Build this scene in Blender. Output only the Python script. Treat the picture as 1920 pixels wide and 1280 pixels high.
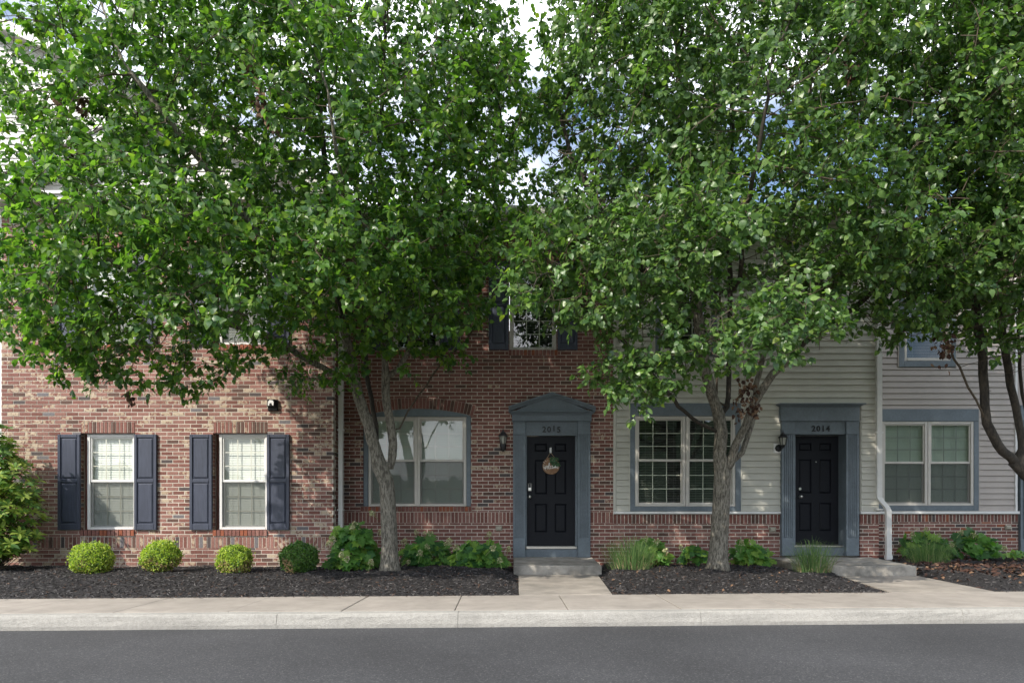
import bpy, math, random
import numpy as np
from mathutils import Vector, Matrix

for o in list(bpy.data.objects):
    bpy.data.objects.remove(o)
SC = bpy.context.scene
COL = SC.collection
R = math.radians
rng = random.Random(7)
npr = np.random.default_rng(11)

# ------------------------------------------------------------------ camera
H = 1.264                     # eye height above the road
F = 1280.0                    # focal length in photo pixels (24 mm lens)
cam_d = bpy.data.cameras.new('camera')
cam_d.sensor_width = 36.0
cam_d.lens = 24.0
cam_d.shift_y = 310 / 1920
cam_d.clip_end = 3000
cam = bpy.data.objects.new('camera', cam_d)
COL.objects.link(cam)
cam.location = (0, 0, H)
cam.rotation_euler = (R(90), 0, 0)
SC.camera = cam

# ------------------------------------------------------------------ light
SUN_AZ, SUN_EL = R(43), R(39)       # from behind the camera, to its left
world = bpy.data.worlds.new('World')
SC.world = world
world.use_nodes = True
wn = world.node_tree
wn.nodes.clear()
def N(nt, typ, **kw):
    n = nt.nodes.new(typ)
    for k, v in kw.items():
        setattr(n, k, v)
    return n
w_out = N(wn, 'ShaderNodeOutputWorld')
w_bg = N(wn, 'ShaderNodeBackground')
w_bg.inputs['Strength'].default_value = 0.15
sky = N(wn, 'ShaderNodeTexSky')
sky.sky_type = 'NISHITA'
sky.sun_disc = False
sky.sun_elevation = SUN_EL
sky.sun_rotation = R(180) + SUN_AZ
sky.air_density = 1.0
sky.dust_density = 0.8
tc = N(wn, 'ShaderNodeTexCoord')
mp = N(wn, 'ShaderNodeMapping')
mp.inputs['Scale'].default_value = (1.0, 1.0, 2.2)
mp.inputs['Location'].default_value = (0.7, 0.4, 0.1)
cl = N(wn, 'ShaderNodeTexNoise')
cl.inputs['Scale'].default_value = 2.3
cl.inputs['Detail'].default_value = 7
cl.inputs['Roughness'].default_value = 0.55
rmp = N(wn, 'ShaderNodeValToRGB')
rmp.color_ramp.elements[0].position = 0.40
rmp.color_ramp.elements[1].position = 0.62
cmix = N(wn, 'ShaderNodeMix', data_type='RGBA')
cmix.inputs[7].default_value = (14.0, 14.3, 15.0, 1)
wn.links.new(tc.outputs['Generated'], mp.inputs['Vector'])
wn.links.new(mp.outputs[0], cl.inputs['Vector'])
wn.links.new(cl.outputs[0], rmp.inputs[0])
wn.links.new(rmp.outputs[0], cmix.inputs[0])
wn.links.new(sky.outputs[0], cmix.inputs[6])
wn.links.new(cmix.outputs[2], w_bg.inputs[0])
wn.links.new(w_bg.outputs[0], w_out.inputs[0])

sun_d = bpy.data.lights.new('sun', 'SUN')
sun_d.energy = 3.7
sun_d.angle = R(0.55)
sun_d.color = (1.0, 0.93, 0.82)
sun = bpy.data.objects.new('sun', sun_d)
COL.objects.link(sun)
sdir = Vector((math.sin(SUN_AZ) * math.cos(SUN_EL), math.cos(SUN_AZ) * math.cos(SUN_EL), -math.sin(SUN_EL)))
sun.rotation_euler = sdir.to_track_quat('-Z', 'Y').to_euler()
sun.location = (-20, -20, 30)

vs = SC.view_settings
vs.view_transform = 'Standard'
vs.look = 'None'
vs.exposure = 0.50
vs.gamma = 1.0
vs.use_curve_mapping = False

# ------------------------------------------------------------------ materials
MATS = {}
def mat(name, col, rough=0.7, var=0.0, vscale=6.0, col2=None, mixlo=0.4, mixhi=0.6, bump=0.0, bscale=60.0,
        spec=0.4, metal=0.0, trans=0.0, stretch=(1, 1, 1), coord='pos', detail=4, wear=0.0, wscale=.9):
    if name in MATS:
        return MATS[name]
    m = bpy.data.materials.new(name)
    m.use_nodes = True
    nt = m.node_tree
    nt.nodes.clear()
    out = N(nt, 'ShaderNodeOutputMaterial')
    p = N(nt, 'ShaderNodeBsdfPrincipled')
    p.inputs['Roughness'].default_value = rough
    p.inputs['Metallic'].default_value = metal
    p.inputs['Specular IOR Level'].default_value = spec
    p.inputs['Base Color'].default_value = (*col, 1)
    if coord == 'pos':
        g = N(nt, 'ShaderNodeNewGeometry').outputs['Position']
    else:
        g = N(nt, 'ShaderNodeTexCoord').outputs['Object']
    mpn = N(nt, 'ShaderNodeMapping')
    mpn.inputs['Scale'].default_value = stretch
    nt.links.new(g, mpn.inputs['Vector'])
    vec = mpn.outputs[0]
    cur = None
    if col2 is not None:
        n1 = N(nt, 'ShaderNodeTexNoise')
        n1.inputs['Scale'].default_value = vscale
        n1.inputs['Detail'].default_value = detail
        n1.inputs['Roughness'].default_value = 0.6
        nt.links.new(vec, n1.inputs['Vector'])
        rp = N(nt, 'ShaderNodeMapRange')
        rp.inputs[1].default_value = mixlo
        rp.inputs[2].default_value = mixhi
        nt.links.new(n1.outputs[0], rp.inputs[0])
        mx = N(nt, 'ShaderNodeMix', data_type='RGBA')
        mx.inputs[6].default_value = (*col, 1)
        mx.inputs[7].default_value = (*col2, 1)
        nt.links.new(rp.outputs[0], mx.inputs[0])
        cur = mx.outputs[2]
    if var > 0:
        n2 = N(nt, 'ShaderNodeTexNoise')
        n2.inputs['Scale'].default_value = vscale * 2.7
        n2.inputs['Detail'].default_value = 6
        n2.inputs['Roughness'].default_value = 0.65
        nt.links.new(vec, n2.inputs['Vector'])
        rv = N(nt, 'ShaderNodeMapRange')
        rv.inputs[1].default_value = 0.3
        rv.inputs[2].default_value = 0.7
        rv.inputs[3].default_value = 1 - var
        rv.inputs[4].default_value = 1 + var
        nt.links.new(n2.outputs[0], rv.inputs[0])
        mm = N(nt, 'ShaderNodeMix', data_type='RGBA', blend_type='MULTIPLY')
        mm.inputs[0].default_value = 1.0
        if cur is None:
            mm.inputs[6].default_value = (*col, 1)
        else:
            nt.links.new(cur, mm.inputs[6])
        nt.links.new(rv.outputs[0], mm.inputs[7])
        cur = mm.outputs[2]
    if wear > 0:
        n4 = N(nt, 'ShaderNodeTexNoise')
        n4.inputs['Scale'].default_value = wscale
        n4.inputs['Detail'].default_value = 5
        n4.inputs['Roughness'].default_value = .62
        nt.links.new(vec, n4.inputs['Vector'])
        r4 = N(nt, 'ShaderNodeMapRange')
        r4.inputs[1].default_value = .32
        r4.inputs[2].default_value = .66
        r4.inputs[3].default_value = 1 - wear
        r4.inputs[4].default_value = 1 + wear * .6
        nt.links.new(n4.outputs[0], r4.inputs[0])
        m4 = N(nt, 'ShaderNodeMix', data_type='RGBA', blend_type='MULTIPLY')
        m4.inputs[0].default_value = 1.0
        if cur is None:
            m4.inputs[6].default_value = (*col, 1)
        else:
            nt.links.new(cur, m4.inputs[6])
        nt.links.new(r4.outputs[0], m4.inputs[7])
        cur = m4.outputs[2]
    if cur is not None:
        nt.links.new(cur, p.inputs['Base Color'])
    if bump > 0:
        n3 = N(nt, 'ShaderNodeTexNoise')
        n3.inputs['Scale'].default_value = bscale
        n3.inputs['Detail'].default_value = 5
        nt.links.new(vec, n3.inputs['Vector'])
        b = N(nt, 'ShaderNodeBump')
        b.inputs['Strength'].default_value = bump
        b.inputs['Distance'].default_value = 0.01
        nt.links.new(n3.outputs[0], b.inputs['Height'])
        nt.links.new(b.outputs[0], p.inputs['Normal'])
    sh = p.outputs[0]
    if trans > 0:
        t = N(nt, 'ShaderNodeBsdfTranslucent')
        if cur is not None:
            hs = N(nt, 'ShaderNodeMix', data_type='RGBA', blend_type='MULTIPLY')
            hs.inputs[0].default_value = 1
            hs.inputs[7].default_value = (1.9, 2.2, 0.9, 1)
            nt.links.new(cur, hs.inputs[6])
            nt.links.new(hs.outputs[2], t.inputs[0])
        else:
            t.inputs[0].default_value = (col[0] * 1.9, col[1] * 2.2, col[2] * 0.9, 1)
        ms = N(nt, 'ShaderNodeMixShader')
        ms.inputs[0].default_value = trans
        nt.links.new(p.outputs[0], ms.inputs[1])
        nt.links.new(t.outputs[0], ms.inputs[2])
        sh = ms.outputs[0]
    nt.links.new(sh, out.inputs[0])
    MATS[name] = m
    return m

def glass_mat(name, refl, tint):
    m = bpy.data.materials.new(name)
    m.use_nodes = True
    nt = m.node_tree
    nt.nodes.clear()
    out = N(nt, 'ShaderNodeOutputMaterial')
    tr = N(nt, 'ShaderNodeBsdfTransparent')
    tr.inputs[0].default_value = (*tint, 1)
    gl = N(nt, 'ShaderNodeBsdfGlossy')
    gl.inputs['Roughness'].default_value = 0.01
    geo = N(nt, 'ShaderNodeNewGeometry')
    nz = N(nt, 'ShaderNodeTexNoise')
    nz.inputs['Scale'].default_value = 1.6
    nt.links.new(geo.outputs['Position'], nz.inputs['Vector'])
    bp = N(nt, 'ShaderNodeBump')
    bp.inputs['Strength'].default_value = 0.05
    bp.inputs['Distance'].default_value = 0.02
    nt.links.new(nz.outputs[0], bp.inputs['Height'])
    nt.links.new(bp.outputs[0], gl.inputs['Normal'])
    lw = N(nt, 'ShaderNodeLayerWeight')
    lw.inputs[0].default_value = .5
    pw = N(nt, 'ShaderNodeMath', operation='POWER')
    pw.inputs[1].default_value = 5
    nt.links.new(lw.outputs['Facing'], pw.inputs[0])
    ad = N(nt, 'ShaderNodeMath', operation='MULTIPLY_ADD')
    ad.inputs[1].default_value = .9
    ad.inputs[2].default_value = .04 + refl
    nt.links.new(pw.outputs[0], ad.inputs[0])
    mx = N(nt, 'ShaderNodeMixShader')
    nt.links.new(ad.outputs[0], mx.inputs[0])
    nt.links.new(tr.outputs[0], mx.inputs[1])
    nt.links.new(gl.outputs[0], mx.inputs[2])
    nt.links.new(mx.outputs[0], out.inputs[0])
    return m

def screen_mat(name, col, opacity):
    m = bpy.data.materials.new(name)
    m.use_nodes = True
    nt = m.node_tree
    nt.nodes.clear()
    out = N(nt, 'ShaderNodeOutputMaterial')
    tr = N(nt, 'ShaderNodeBsdfTransparent')
    df = N(nt, 'ShaderNodeBsdfDiffuse')
    df.inputs[0].default_value = (*col, 1)
    mx = N(nt, 'ShaderNodeMixShader')
    mx.inputs[0].default_value = opacity
    nt.links.new(tr.outputs[0], mx.inputs[1])
    nt.links.new(df.outputs[0], mx.inputs[2])
    nt.links.new(mx.outputs[0], out.inputs[0])
    return m

M_RED = [mat('brick_red', (.224, .099, .080), .85, .3, 14, wear=.18, bump=.5, bscale=90),
         mat('brick_red_deep', (.178, .073, .057), .85, .3, 14, wear=.18, bump=.5, bscale=90),
         mat('brick_red_pale', (.280, .142, .115), .85, .3, 14, wear=.18, bump=.5, bscale=90)]
M_DARK = [mat('brick_brown', (.115, .064, .050), .85, .3, 14, wear=.18, bump=.5, bscale=90),
          mat('brick_smoky', (.080, .062, .060), .8, .3, 14, bump=.5, bscale=90)]
M_TAN = [mat('brick_mottled_tan', (.41, .315, .225),   .9, .22, 17, col2=(.21, .09, .072), mixlo=.45, mixhi=.53, bump=.5, bscale=90),
         mat('brick_mottled_cream', (.46, .365, .27), .9, .22, 17, col2=(.20, .09, .072), mixlo=.50, mixhi=.58, bump=.5, bscale=90)]
M_GREY = [mat('brick_grey', (.15, .135, .14), .8, .25, 14, bump=.4, bscale=90)]
M_ORANGE = [mat('brick_orange', (.27, .085, .045), .85, .25, 14, bump=.4, bscale=90)]
BRICKS = M_RED + M_DARK + M_TAN + M_GREY + M_ORANGE    # 0-2 red, 3-4 dark, 5-6 tan, 7 grey, 8 orange
M_MORTAR = mat('mortar', (.58, .52, .445), .95, .18, 10, wear=.22, bump=.4, bscale=140)
M_SIDING = mat('siding_sage_grey', (.510, .495, .430), .55, .04, 1.2, wear=.10)
M_SIDING_T = mat('siding_taupe', (.395, .350, .315), .55, .04, 1.2, wear=.10)
M_SIDING_W = mat('siding_white', (.62, .61, .59), .5, .04, 1.2)
M_WHITE = mat('trim_white', (.72, .71, .69), .45, .04, 3)
M_VINYL = mat('vinyl_frame_almond', (.56, .525, .475), .4, .05, 3)
M_BLUE = mat('trim_slate_blue', (.145, .174, .197), .55, .12, 9, wear=.16, wscale=2.5, bump=.08, bscale=40)
M_NAVY = mat('shutter_navy', (.050, .057, .084), .42, .22, 4, bump=.10, bscale=50, stretch=(4, 4, .5))
M_DOOR = mat('door_black', (.010, .011, .015), .5, .15, 5, bump=.05, bscale=40, spec=.18)
M_BLACK = mat('metal_black', (.012, .012, .013), .4, .1, 6)
M_CHROME = mat('satin_nickel', (.62, .60, .56), .28, metal=1.0)
M_SOFFIT = mat('soffit_almond', (.46, .44, .41), .6, .05, 3)
M_GUTTER = mat('gutter_white', (.66, .65, .62), .45, .06, 3)
M_ROOF = mat('roof_shingle', (.07, .065, .06), .9, .3, 12, bump=.4, bscale=50)
M_ROOM = mat('unlit_interior_grey', (.035, .035, .034), .9)  # dark grey stands in for the unlit interior
M_ROOM_L = mat('room_pale', (.30, .31, .29), .9)
M_BLIND = mat('blind_white', (.70, .73, .68), .55)
M_BLIND_G = mat('blind_grey', (.34, .37, .33), .55)
M_BLIND_D = mat('blind_dim', (.20, .205, .19), .55)
M_BLIND_S = mat('blind_sage', (.38, .43, .365), .55)
M_BLIND_P = mat('blind_pale', (.56, .60, .54), .55)
M_MUNTIN = mat('grille_almond', (.62, .60, .52), .45)
M_GLASS = glass_mat('window_glass', .075, (.93, .97, .94))
M_GLASS_CLEAR = glass_mat('window_glass_clear', .02, (.97, .985, .97))
M_GLASS_SOFT = glass_mat('window_glass_soft', .045, (.95, .98, .955))
M_SCREEN = screen_mat('insect_screen', (.12, .125, .12), .48)
M_LAMPGLASS = screen_mat('lantern_glass', (.55, .55, .48), .45)
M_BULB = mat('lamp_tube', (.75, .74, .66), .4)
M_CONC = mat('concrete_pavement', (.335, .300, .262), .9, .10, 1.6, wear=.10, wscale=4, col2=(.280, .252, .220), mixlo=.35, mixhi=.75, bump=.35, bscale=120)
M_CONC2 = mat('concrete_walkway', (.335, .30, .258), .9, .12, 1.8, wear=.15, wscale=3, col2=(.225, .205, .178), mixlo=.42, mixhi=.68, bump=.35, bscale=120)
M_KERB = mat('concrete_kerb', (.36, .345, .315), .92, .12, 24, wear=.14, wscale=1.1, col2=(.31, .297, .27), mixlo=.40, mixhi=.66, bump=.9, bscale=90)
M_STEP = mat('concrete_step', (.36, .335, .295), .9, .22, 3.2, wear=.25, wscale=2, col2=(.20, .185, .16), mixlo=.42, mixhi=.68, bump=.5, bscale=100)
M_MULCH = mat('mulch_base', (.020, .018, .018), .95, .4, 30, bump=1.0, bscale=60)
M_CHIP = [mat('mulch_black', (.024, .022, .023), .75, .3, 40), mat('mulch_charcoal', (.045, .042, .043), .7, .3, 40),
          mat('mulch_grey', (.13, .12, .115), .7, .3, 40), mat('mulch_brown', (.10, .055, .035), .8, .3, 40)]
M_SOIL = mat('ground_soil', (.10, .12, .05), .95, .3, 2)
M_BARK = mat('bark_grey', (.235, .215, .175), .95, .45, 42, col2=(.085, .076, .060), mixlo=.42, mixhi=.60, bump=1.0, bscale=75, stretch=(1, 1, .26))
M_BARK2 = mat('bark_dark', (.072, .060, .047), .9, .35, 20, col2=(.03, .026, .022), mixlo=.35, mixhi=.65, bump=.6, bscale=70, stretch=(1, 1, .3))
M_TWIG = mat('twig_brown', (.085, .065, .045), .85, .3, 20)
def leafmat(n, c, rough=.36, tr=.3, spec=.5):
    return mat(n, c, rough, .22, 5, bump=.12, bscale=70, spec=spec, trans=tr)
M_LEAF = [leafmat('pear_leaf_deep', (.042, .108, .026)), leafmat('pear_leaf_mid', (.076, .160, .030), tr=.40),
          leafmat('pear_leaf_green', (.115, .212, .036), tr=.44), leafmat('pear_leaf_fresh', (.18, .28, .048), tr=.46),
          leafmat('pear_leaf_yellow', (.19, .25, .035), tr=.4)]
M_LEAF_B = [leafmat('glossy_leaf_deep', (.046, .100, .034), .34, .30), leafmat('glossy_leaf_mid', (.084, .158, .046), .34, .34),
            leafmat('glossy_leaf_green', (.122, .208, .060), .34, .36), leafmat('glossy_leaf_fresh', (.175, .27, .070), .34, .4), M_LEAF[4]]
M_DEAD = [mat('dead_leaf_brown', (.070, .033, .022), .8, .35, 30), mat('dead_leaf_tan', (.19, .112, .066), .8, .3, 30),
          mat('dead_leaf_dark', (.055, .028, .02), .85, .3, 30)]
M_BOX = [leafmat('boxwood_leaf_lime', (.42, .48, .085), .45, .36), leafmat('boxwood_leaf_green', (.28, .38, .07), .45, .36),
         leafmat('boxwood_leaf_deep', (.07, .14, .03), .4, .2), mat('boxwood_dry', (.34, .235, .12), .8, .2, 30)]
M_BOX_SHADED = [leafmat('boxwood_leaf_painted_shade', (.10, .20, .036), .45, .32), leafmat('boxwood_leaf_painted_shade_deep', (.045, .115, .024), .4, .25)]  # darker leaf copies, the tree's shadow put into their colour
M_HYD = [leafmat('hydrangea_leaf_green', (.095, .215, .042), .5, .34, .35), leafmat('hydrangea_leaf_deep', (.042, .120, .034), .5, .3, .35),
         leafmat('hydrangea_leaf_fresh', (.19, .31, .055), .5, .36, .35)]
M_FLOW = [mat('flower_cream', (.52, .50, .30), .8, .2, 40), mat('flower_green', (.26, .33, .12), .8, .2, 40), mat('flower_russet', (.30, .19, .11), .8, .2, 40)]
M_RHO = [leafmat('shrub_leaf_lime', (.30, .38, .075), .45, .36), leafmat('shrub_leaf_green', (.13, .235, .045), .42, .34),
         leafmat('shrub_leaf_deep', (.065, .145, .036), .42, .32)]
M_GRASS = [leafmat('grass_blade_green', (.09, .165, .055), .6, .3, .3), leafmat('grass_blade_pale', (.21, .28, .115), .6, .35, .3),
           mat('grass_blade_straw', (.40, .31, .17), .8, .2, 30)]

# road: dark bound aggregate with fine pale stones
def road_mat():
    m = bpy.data.materials.new('asphalt')
    m.use_nodes = True
    nt = m.node_tree
    p = nt.nodes['Principled BSDF']
    p.inputs['Roughness'].default_value = .82
    p.inputs['Specular IOR Level'].default_value = .35
    geo = N(nt, 'ShaderNodeNewGeometry')
    big = N(nt, 'ShaderNodeTexNoise'); big.inputs['Scale'].default_value = .55; big.inputs['Detail'].default_value = 4
    fine = N(nt, 'ShaderNodeTexVoronoi'); fine.inputs['Scale'].default_value = 105
    grain = N(nt, 'ShaderNodeTexNoise'); grain.inputs['Scale'].default_value = 60; grain.inputs['Detail'].default_value = 4
    for n in (big, fine, grain):
        nt.links.new(geo.outputs['Position'], n.inputs['Vector'])
    r1 = N(nt, 'ShaderNodeMapRange'); r1.inputs[1].default_value = .3; r1.inputs[2].default_value = .7
    r1.inputs[3].default_value = .74; r1.inputs[4].default_value = 1.2
    nt.links.new(big.outputs[0], r1.inputs[0])
    cr = N(nt, 'ShaderNodeValToRGB')
    cr.color_ramp.elements[0].position = .25; cr.color_ramp.elements[0].color = (.040, .0405, .0435, 1)
    cr.color_ramp.elements[1].position = .80; cr.color_ramp.elements[1].color = (.060, .0605, .0645, 1)
    e = cr.color_ramp.elements.new(.955); e.color = (.076, .0765, .079, 1)
    e = cr.color_ramp.elements.new(.985); e.color = (.125, .124, .123, 1)
    sepc = N(nt, 'ShaderNodeSeparateColor')
    nt.links.new(fine.outputs['Color'], sepc.inputs[0])
    nt.links.new(sepc.outputs[0], cr.inputs[0])
    mm = N(nt, 'ShaderNodeMix', data_type='RGBA', blend_type='MULTIPLY'); mm.inputs[0].default_value = 1
    nt.links.new(cr.outputs[0], mm.inputs[6]); nt.links.new(r1.outputs[0], mm.inputs[7])
    nt.links.new(mm.outputs[2], p.inputs['Base Color'])
    b = N(nt, 'ShaderNodeBump'); b.inputs['Strength'].default_value = .7; b.inputs['Distance'].default_value = .006
    nt.links.new(grain.outputs[0], b.inputs['Height']); nt.links.new(b.outputs[0], p.inputs['Normal'])
    return m
M_ROAD = road_mat()

# ------------------------------------------------------------------ helpers
ORG = {}
def tag(o, label=None, cat=None, group=None, kind=None):
    if label: o['label'] = label
    if cat: o['category'] = cat
    if group: o['group'] = group
    if kind: o['kind'] = kind
    return o
def thing(name, loc, label, cat, group=None):
    o = bpy.data.objects.new(name, None)
    o.empty_display_size = .2
    COL.objects.link(o)
    o.location = loc
    ORG[o.name] = Vector(loc)
    return tag(o, label, cat, group)
def link(name, me, loc, parent=None):
    o = bpy.data.objects.new(name, me)
    COL.objects.link(o)
    loc = Vector(loc)
    ORG[o.name] = loc
    if parent is not None:
        o.parent = parent
        o.location = loc - ORG[parent.name]
    else:
        o.location = loc
    return o
class MB:
    def __init__(s):
        s.v = []; s.f = []; s.m = []
    def face(s, pts, mi=0):
        n = len(s.v)
        s.v.extend(pts); s.f.append(tuple(range(n, n + len(pts)))); s.m.append(mi)
    def box(s, x0, x1, y0, y1, z0, z1, mi=0, back=True):
        if x1 < x0: x0, x1 = x1, x0
        if y1 < y0: y0, y1 = y1, y0
        if z1 < z0: z0, z1 = z1, z0
        n = len(s.v)
        s.v += [(x0, y0, z0), (x1, y0, z0), (x1, y1, z0), (x0, y1, z0), (x0, y0, z1), (x1, y0, z1), (x1, y1, z1), (x0, y1, z1)]
        q = [(0, 1, 5, 4), (1, 2, 6, 5), (3, 0, 4, 7), (4, 5, 6, 7), (3, 2, 1, 0)]
        if back: q.append((2, 3, 7, 6))
        for a in q:
            s.f.append(tuple(n + i for i in a)); s.m.append(mi)
        return s
    def bbox(s, x0, x1, y0, y1, z0, z1, b=.006, mi=0):
        """box with chamfered front edges"""
        s.box(x0, x1, y0 + b, y1, z0, z1, mi)
        n = len(s.v)
        s.v += [(x0, y0 + b, z0), (x1, y0 + b, z0), (x1, y0 + b, z1), (x0, y0 + b, z1),
                (x0 + b, y0, z0 + b), (x1 - b, y0, z0 + b), (x1 - b, y0, z1 - b), (x0 + b, y0, z1 - b)]
        s.f.pop(-6); s.m.pop()
        for a in ((4, 5, 6, 7), (0, 1, 5, 4), (1, 2, 6, 5), (2, 3, 7, 6), (3, 0, 4, 7)):
            s.f.append(tuple(n + i for i in a)); s.m.append(mi)
        return s
    def prism(s, poly, y0, y1, mi=0):
        """poly: (x,z) outline counter-clockwise seen from the front, extruded y0 (front) to y1"""
        n = len(s.v); k = len(poly)
        s.v += [(x, y0, z) for x, z in poly] + [(x, y1, z) for x, z in poly]
        s.f.append(tuple(n + i for i in range(k))); s.m.append(mi)
        s.f.append(tuple(n + k + i for i in reversed(range(k)))); s.m.append(mi)
        for i in range(k):
            j = (i + 1) % k
            s.f.append((n + j, n + i, n + k + i, n + k + j)); s.m.append(mi)
        return s
    def tube(s, pts, rad, sides=8, mi=0, cap=True):
        P = [Vector(p) for p in pts]
        if not hasattr(rad, '__len__'): rad = [rad] * len(P)
        n0 = len(s.v)
        t = (P[1] - P[0]).normalized()
        u = t.orthogonal().normalized()
        for i, p in enumerate(P):
            if 0 < i < len(P) - 1: t = (P[i + 1] - P[i - 1])
            elif i: t = P[i] - P[i - 1]
            if t.length > 1e-9: t = t.normalized()
            u = (u - t * u.dot(t))
            u = u.normalized() if u.length > 1e-6 else t.orthogonal().normalized()
            w = t.cross(u)
            for k in range(sides):
                a = 2 * math.pi * k / sides
                q = p + (u * math.cos(a) + w * math.sin(a)) * rad[i]
                s.v.append(tuple(q))
        for i in range(len(P) - 1):
            for k in range(sides):
                a = n0 + i * sides + k; b = n0 + i * sides + (k + 1) % sides
                s.f.append((a, b, b + sides, a + sides)); s.m.append(mi)
        if cap:
            s.f.append(tuple(n0 + k for k in reversed(range(sides)))); s.m.append(mi)
            e = n0 + (len(P) - 1) * sides
            s.f.append(tuple(e + k for k in range(sides))); s.m.append(mi)
        return s
    def lathe(s, c, prof, sides=16, mi=0, axis='z'):
        n0 = len(s.v)
        for r, h in prof:
            for k in range(sides):
                a = 2 * math.pi * k / sides
                if axis == 'z': s.v.append((c[0] + r * math.cos(a), c[1] + r * math.sin(a), c[2] + h))
                else: s.v.append((c[0] + r * math.cos(a), c[1] - h, c[2] + r * math.sin(a)))
        for i in range(len(prof) - 1):
            for k in range(sides):
                a = n0 + i * sides + k; b = n0 + i * sides + (k + 1) % sides
                s.f.append((a, b, b + sides, a + sides)); s.m.append(mi)
        s.f.append(tuple(n0 + k for k in reversed(range(sides)))); s.m.append(mi)
        e = n0 + (len(prof) - 1) * sides
        s.f.append(tuple(e + k for k in range(sides))); s.m.append(mi)
        return s
    def build(s, name, mats, parent=None, smooth=False, label=None, kind=None, c=None):
        if not isinstance(mats, (list, tuple)): mats = [mats]
        a = np.array(s.v, dtype=float)
        if c is None:
            c = (a.min(0) + a.max(0)) / 2
        me = bpy.data.meshes.new(name)
        me.from_pydata((a - np.array(c)).tolist(), [], s.f)
        for m in mats: me.materials.append(m)
        if len(mats) > 1: me.polygons.foreach_set('material_index', s.m)
        if smooth: me.polygons.foreach_set('use_smooth', [True] * len(s.f))
        me.update()
        o = link(name, me, c, parent)
        return tag(o, label, None, None, kind)

def XW(px, D): return (px - 960) / F * D
def ZW(py, D): return H + (950 - py) / F * D
def PW(px, py, D): return Vector((XW(px, D), D, ZW(py, D)))

def subtract(rects, hole):
    hx0, hx1, hz0, hz1 = hole
    out = []
    for (x0, x1, z0, z1) in rects:
        if hx1 <= x0 or hx0 >= x1 or hz1 <= z0 or hz0 >= z1:
            out.append((x0, x1, z0, z1)); continue
        if hx0 > x0: out.append((x0, hx0, z0, z1))
        if hx1 < x1: out.append((hx1, x1, z0, z1))
        a, b = max(x0, hx0), min(x1, hx1)
        if hz0 > z0: out.append((a, b, z0, hz0))
        if hz1 < z1: out.append((a, b, hz1, z1))
    return out

def wall_back(house, Y, x0, x1, z0, z1, holes, m, depth=.16, name='wall', grow=.008):
    rc = [(x0, x1, z0, z1)]
    for h in holes: rc = subtract(rc, (h[0] - grow, h[1] + grow, h[2] - grow, h[3] + grow))
    mb = MB()
    for r in rc: mb.box(r[0], r[1], Y, Y + depth, r[2], r[3])
    return mb.build(name, m, house)

BMESH = {}
def brick_mesh(w, h, d, mi):
    k = (round(w, 3), round(h, 3), mi)
    if k not in BMESH:
        b = .0035
        mb = MB().bbox(-w / 2, w / 2, -d / 2, d / 2, -h / 2, h / 2, b)
        me = bpy.data.meshes.new('brick')
        me.from_pydata(mb.v, [], mb.f)
        me.materials.append(BRICKS[mi])
        BMESH[k] = me
    return BMESH[k]

COURSE, BLEN, JO = .0677, .2032, .0125
class Bricks:
    """collects bricks of one wall; the best seen ones become objects, the rest one joined part"""
    def __init__(s, wall, Y, pick, score):
        s.wall = wall; s.Y = Y; s.pick = pick; s.score = score; s.items = []
    def add(s, x0, x1, z0, z1, proud=0.0, d=.09, mi=None):
        if x1 - x0 < .018 or z1 - z0 < .014: return
        if mi is None: mi = s.pick((x0 + x1) / 2, (z0 + z1) / 2)
        s.items.append((x0, x1, z0, z1, s.Y - .0045 - proud + rng.uniform(-.0015, .0015), d, mi))
    def field(s, x0, x1, z0, z1, holes):
        n = int((z1 - z0) / COURSE) + 1
        for r in range(n):
            za = z0 + r * COURSE + JO / 2; zb = min(za + COURSE - JO, z1)
            off = (r % 2) * BLEN / 2
            k = -1
            while True:
                a = x0 - off + k * BLEN; k += 1
                if a > x1: break
                ra, rb = max(a + JO / 2, x0), min(a + BLEN - JO / 2, x1)
                if rb - ra < .02: continue
                rc = [(ra, rb, za, zb)]
                for h in holes: rc = subtract(rc, h)
                for q in rc:
                    s.add(*q, mi=s.pick((ra + rb) / 2, (za + zb) / 2))
    def soldiers(s, x0, x1, z0, z1, proud=0.0, d=.09, mis=None, pitch=COURSE):
        n = max(1, round((x1 - x0) / pitch)); p = (x1 - x0) / n
        for i in range(n):
            s.add(x0 + i * p + JO / 2, x0 + (i + 1) * p - JO / 2, z0, z1, proud, d, None if mis is None else rng.choice(mis))
    def finish(s, limit=298):
        it = sorted(s.items, key=lambda q: -s.score(q))
        for q in it[:limit]:
            w, h = q[1] - q[0], q[3] - q[2]
            me = brick_mesh(w, h, q[5], q[6])
            link('brick', me, ((q[0] + q[1]) / 2, q[4] + q[5] / 2, (q[2] + q[3]) / 2), s.wall)
        mb = MB()
        for q in it[limit:]:
            mb.box(q[0], q[1], q[4], q[4] + q[5], q[2], q[3], q[6], back=False)
        if mb.f: mb.build('brickwork', BRICKS, s.wall, kind='stuff')

def px_of(x, y, z): return (960 + x / y * F, 950 - (z - H) / y * F)

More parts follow.
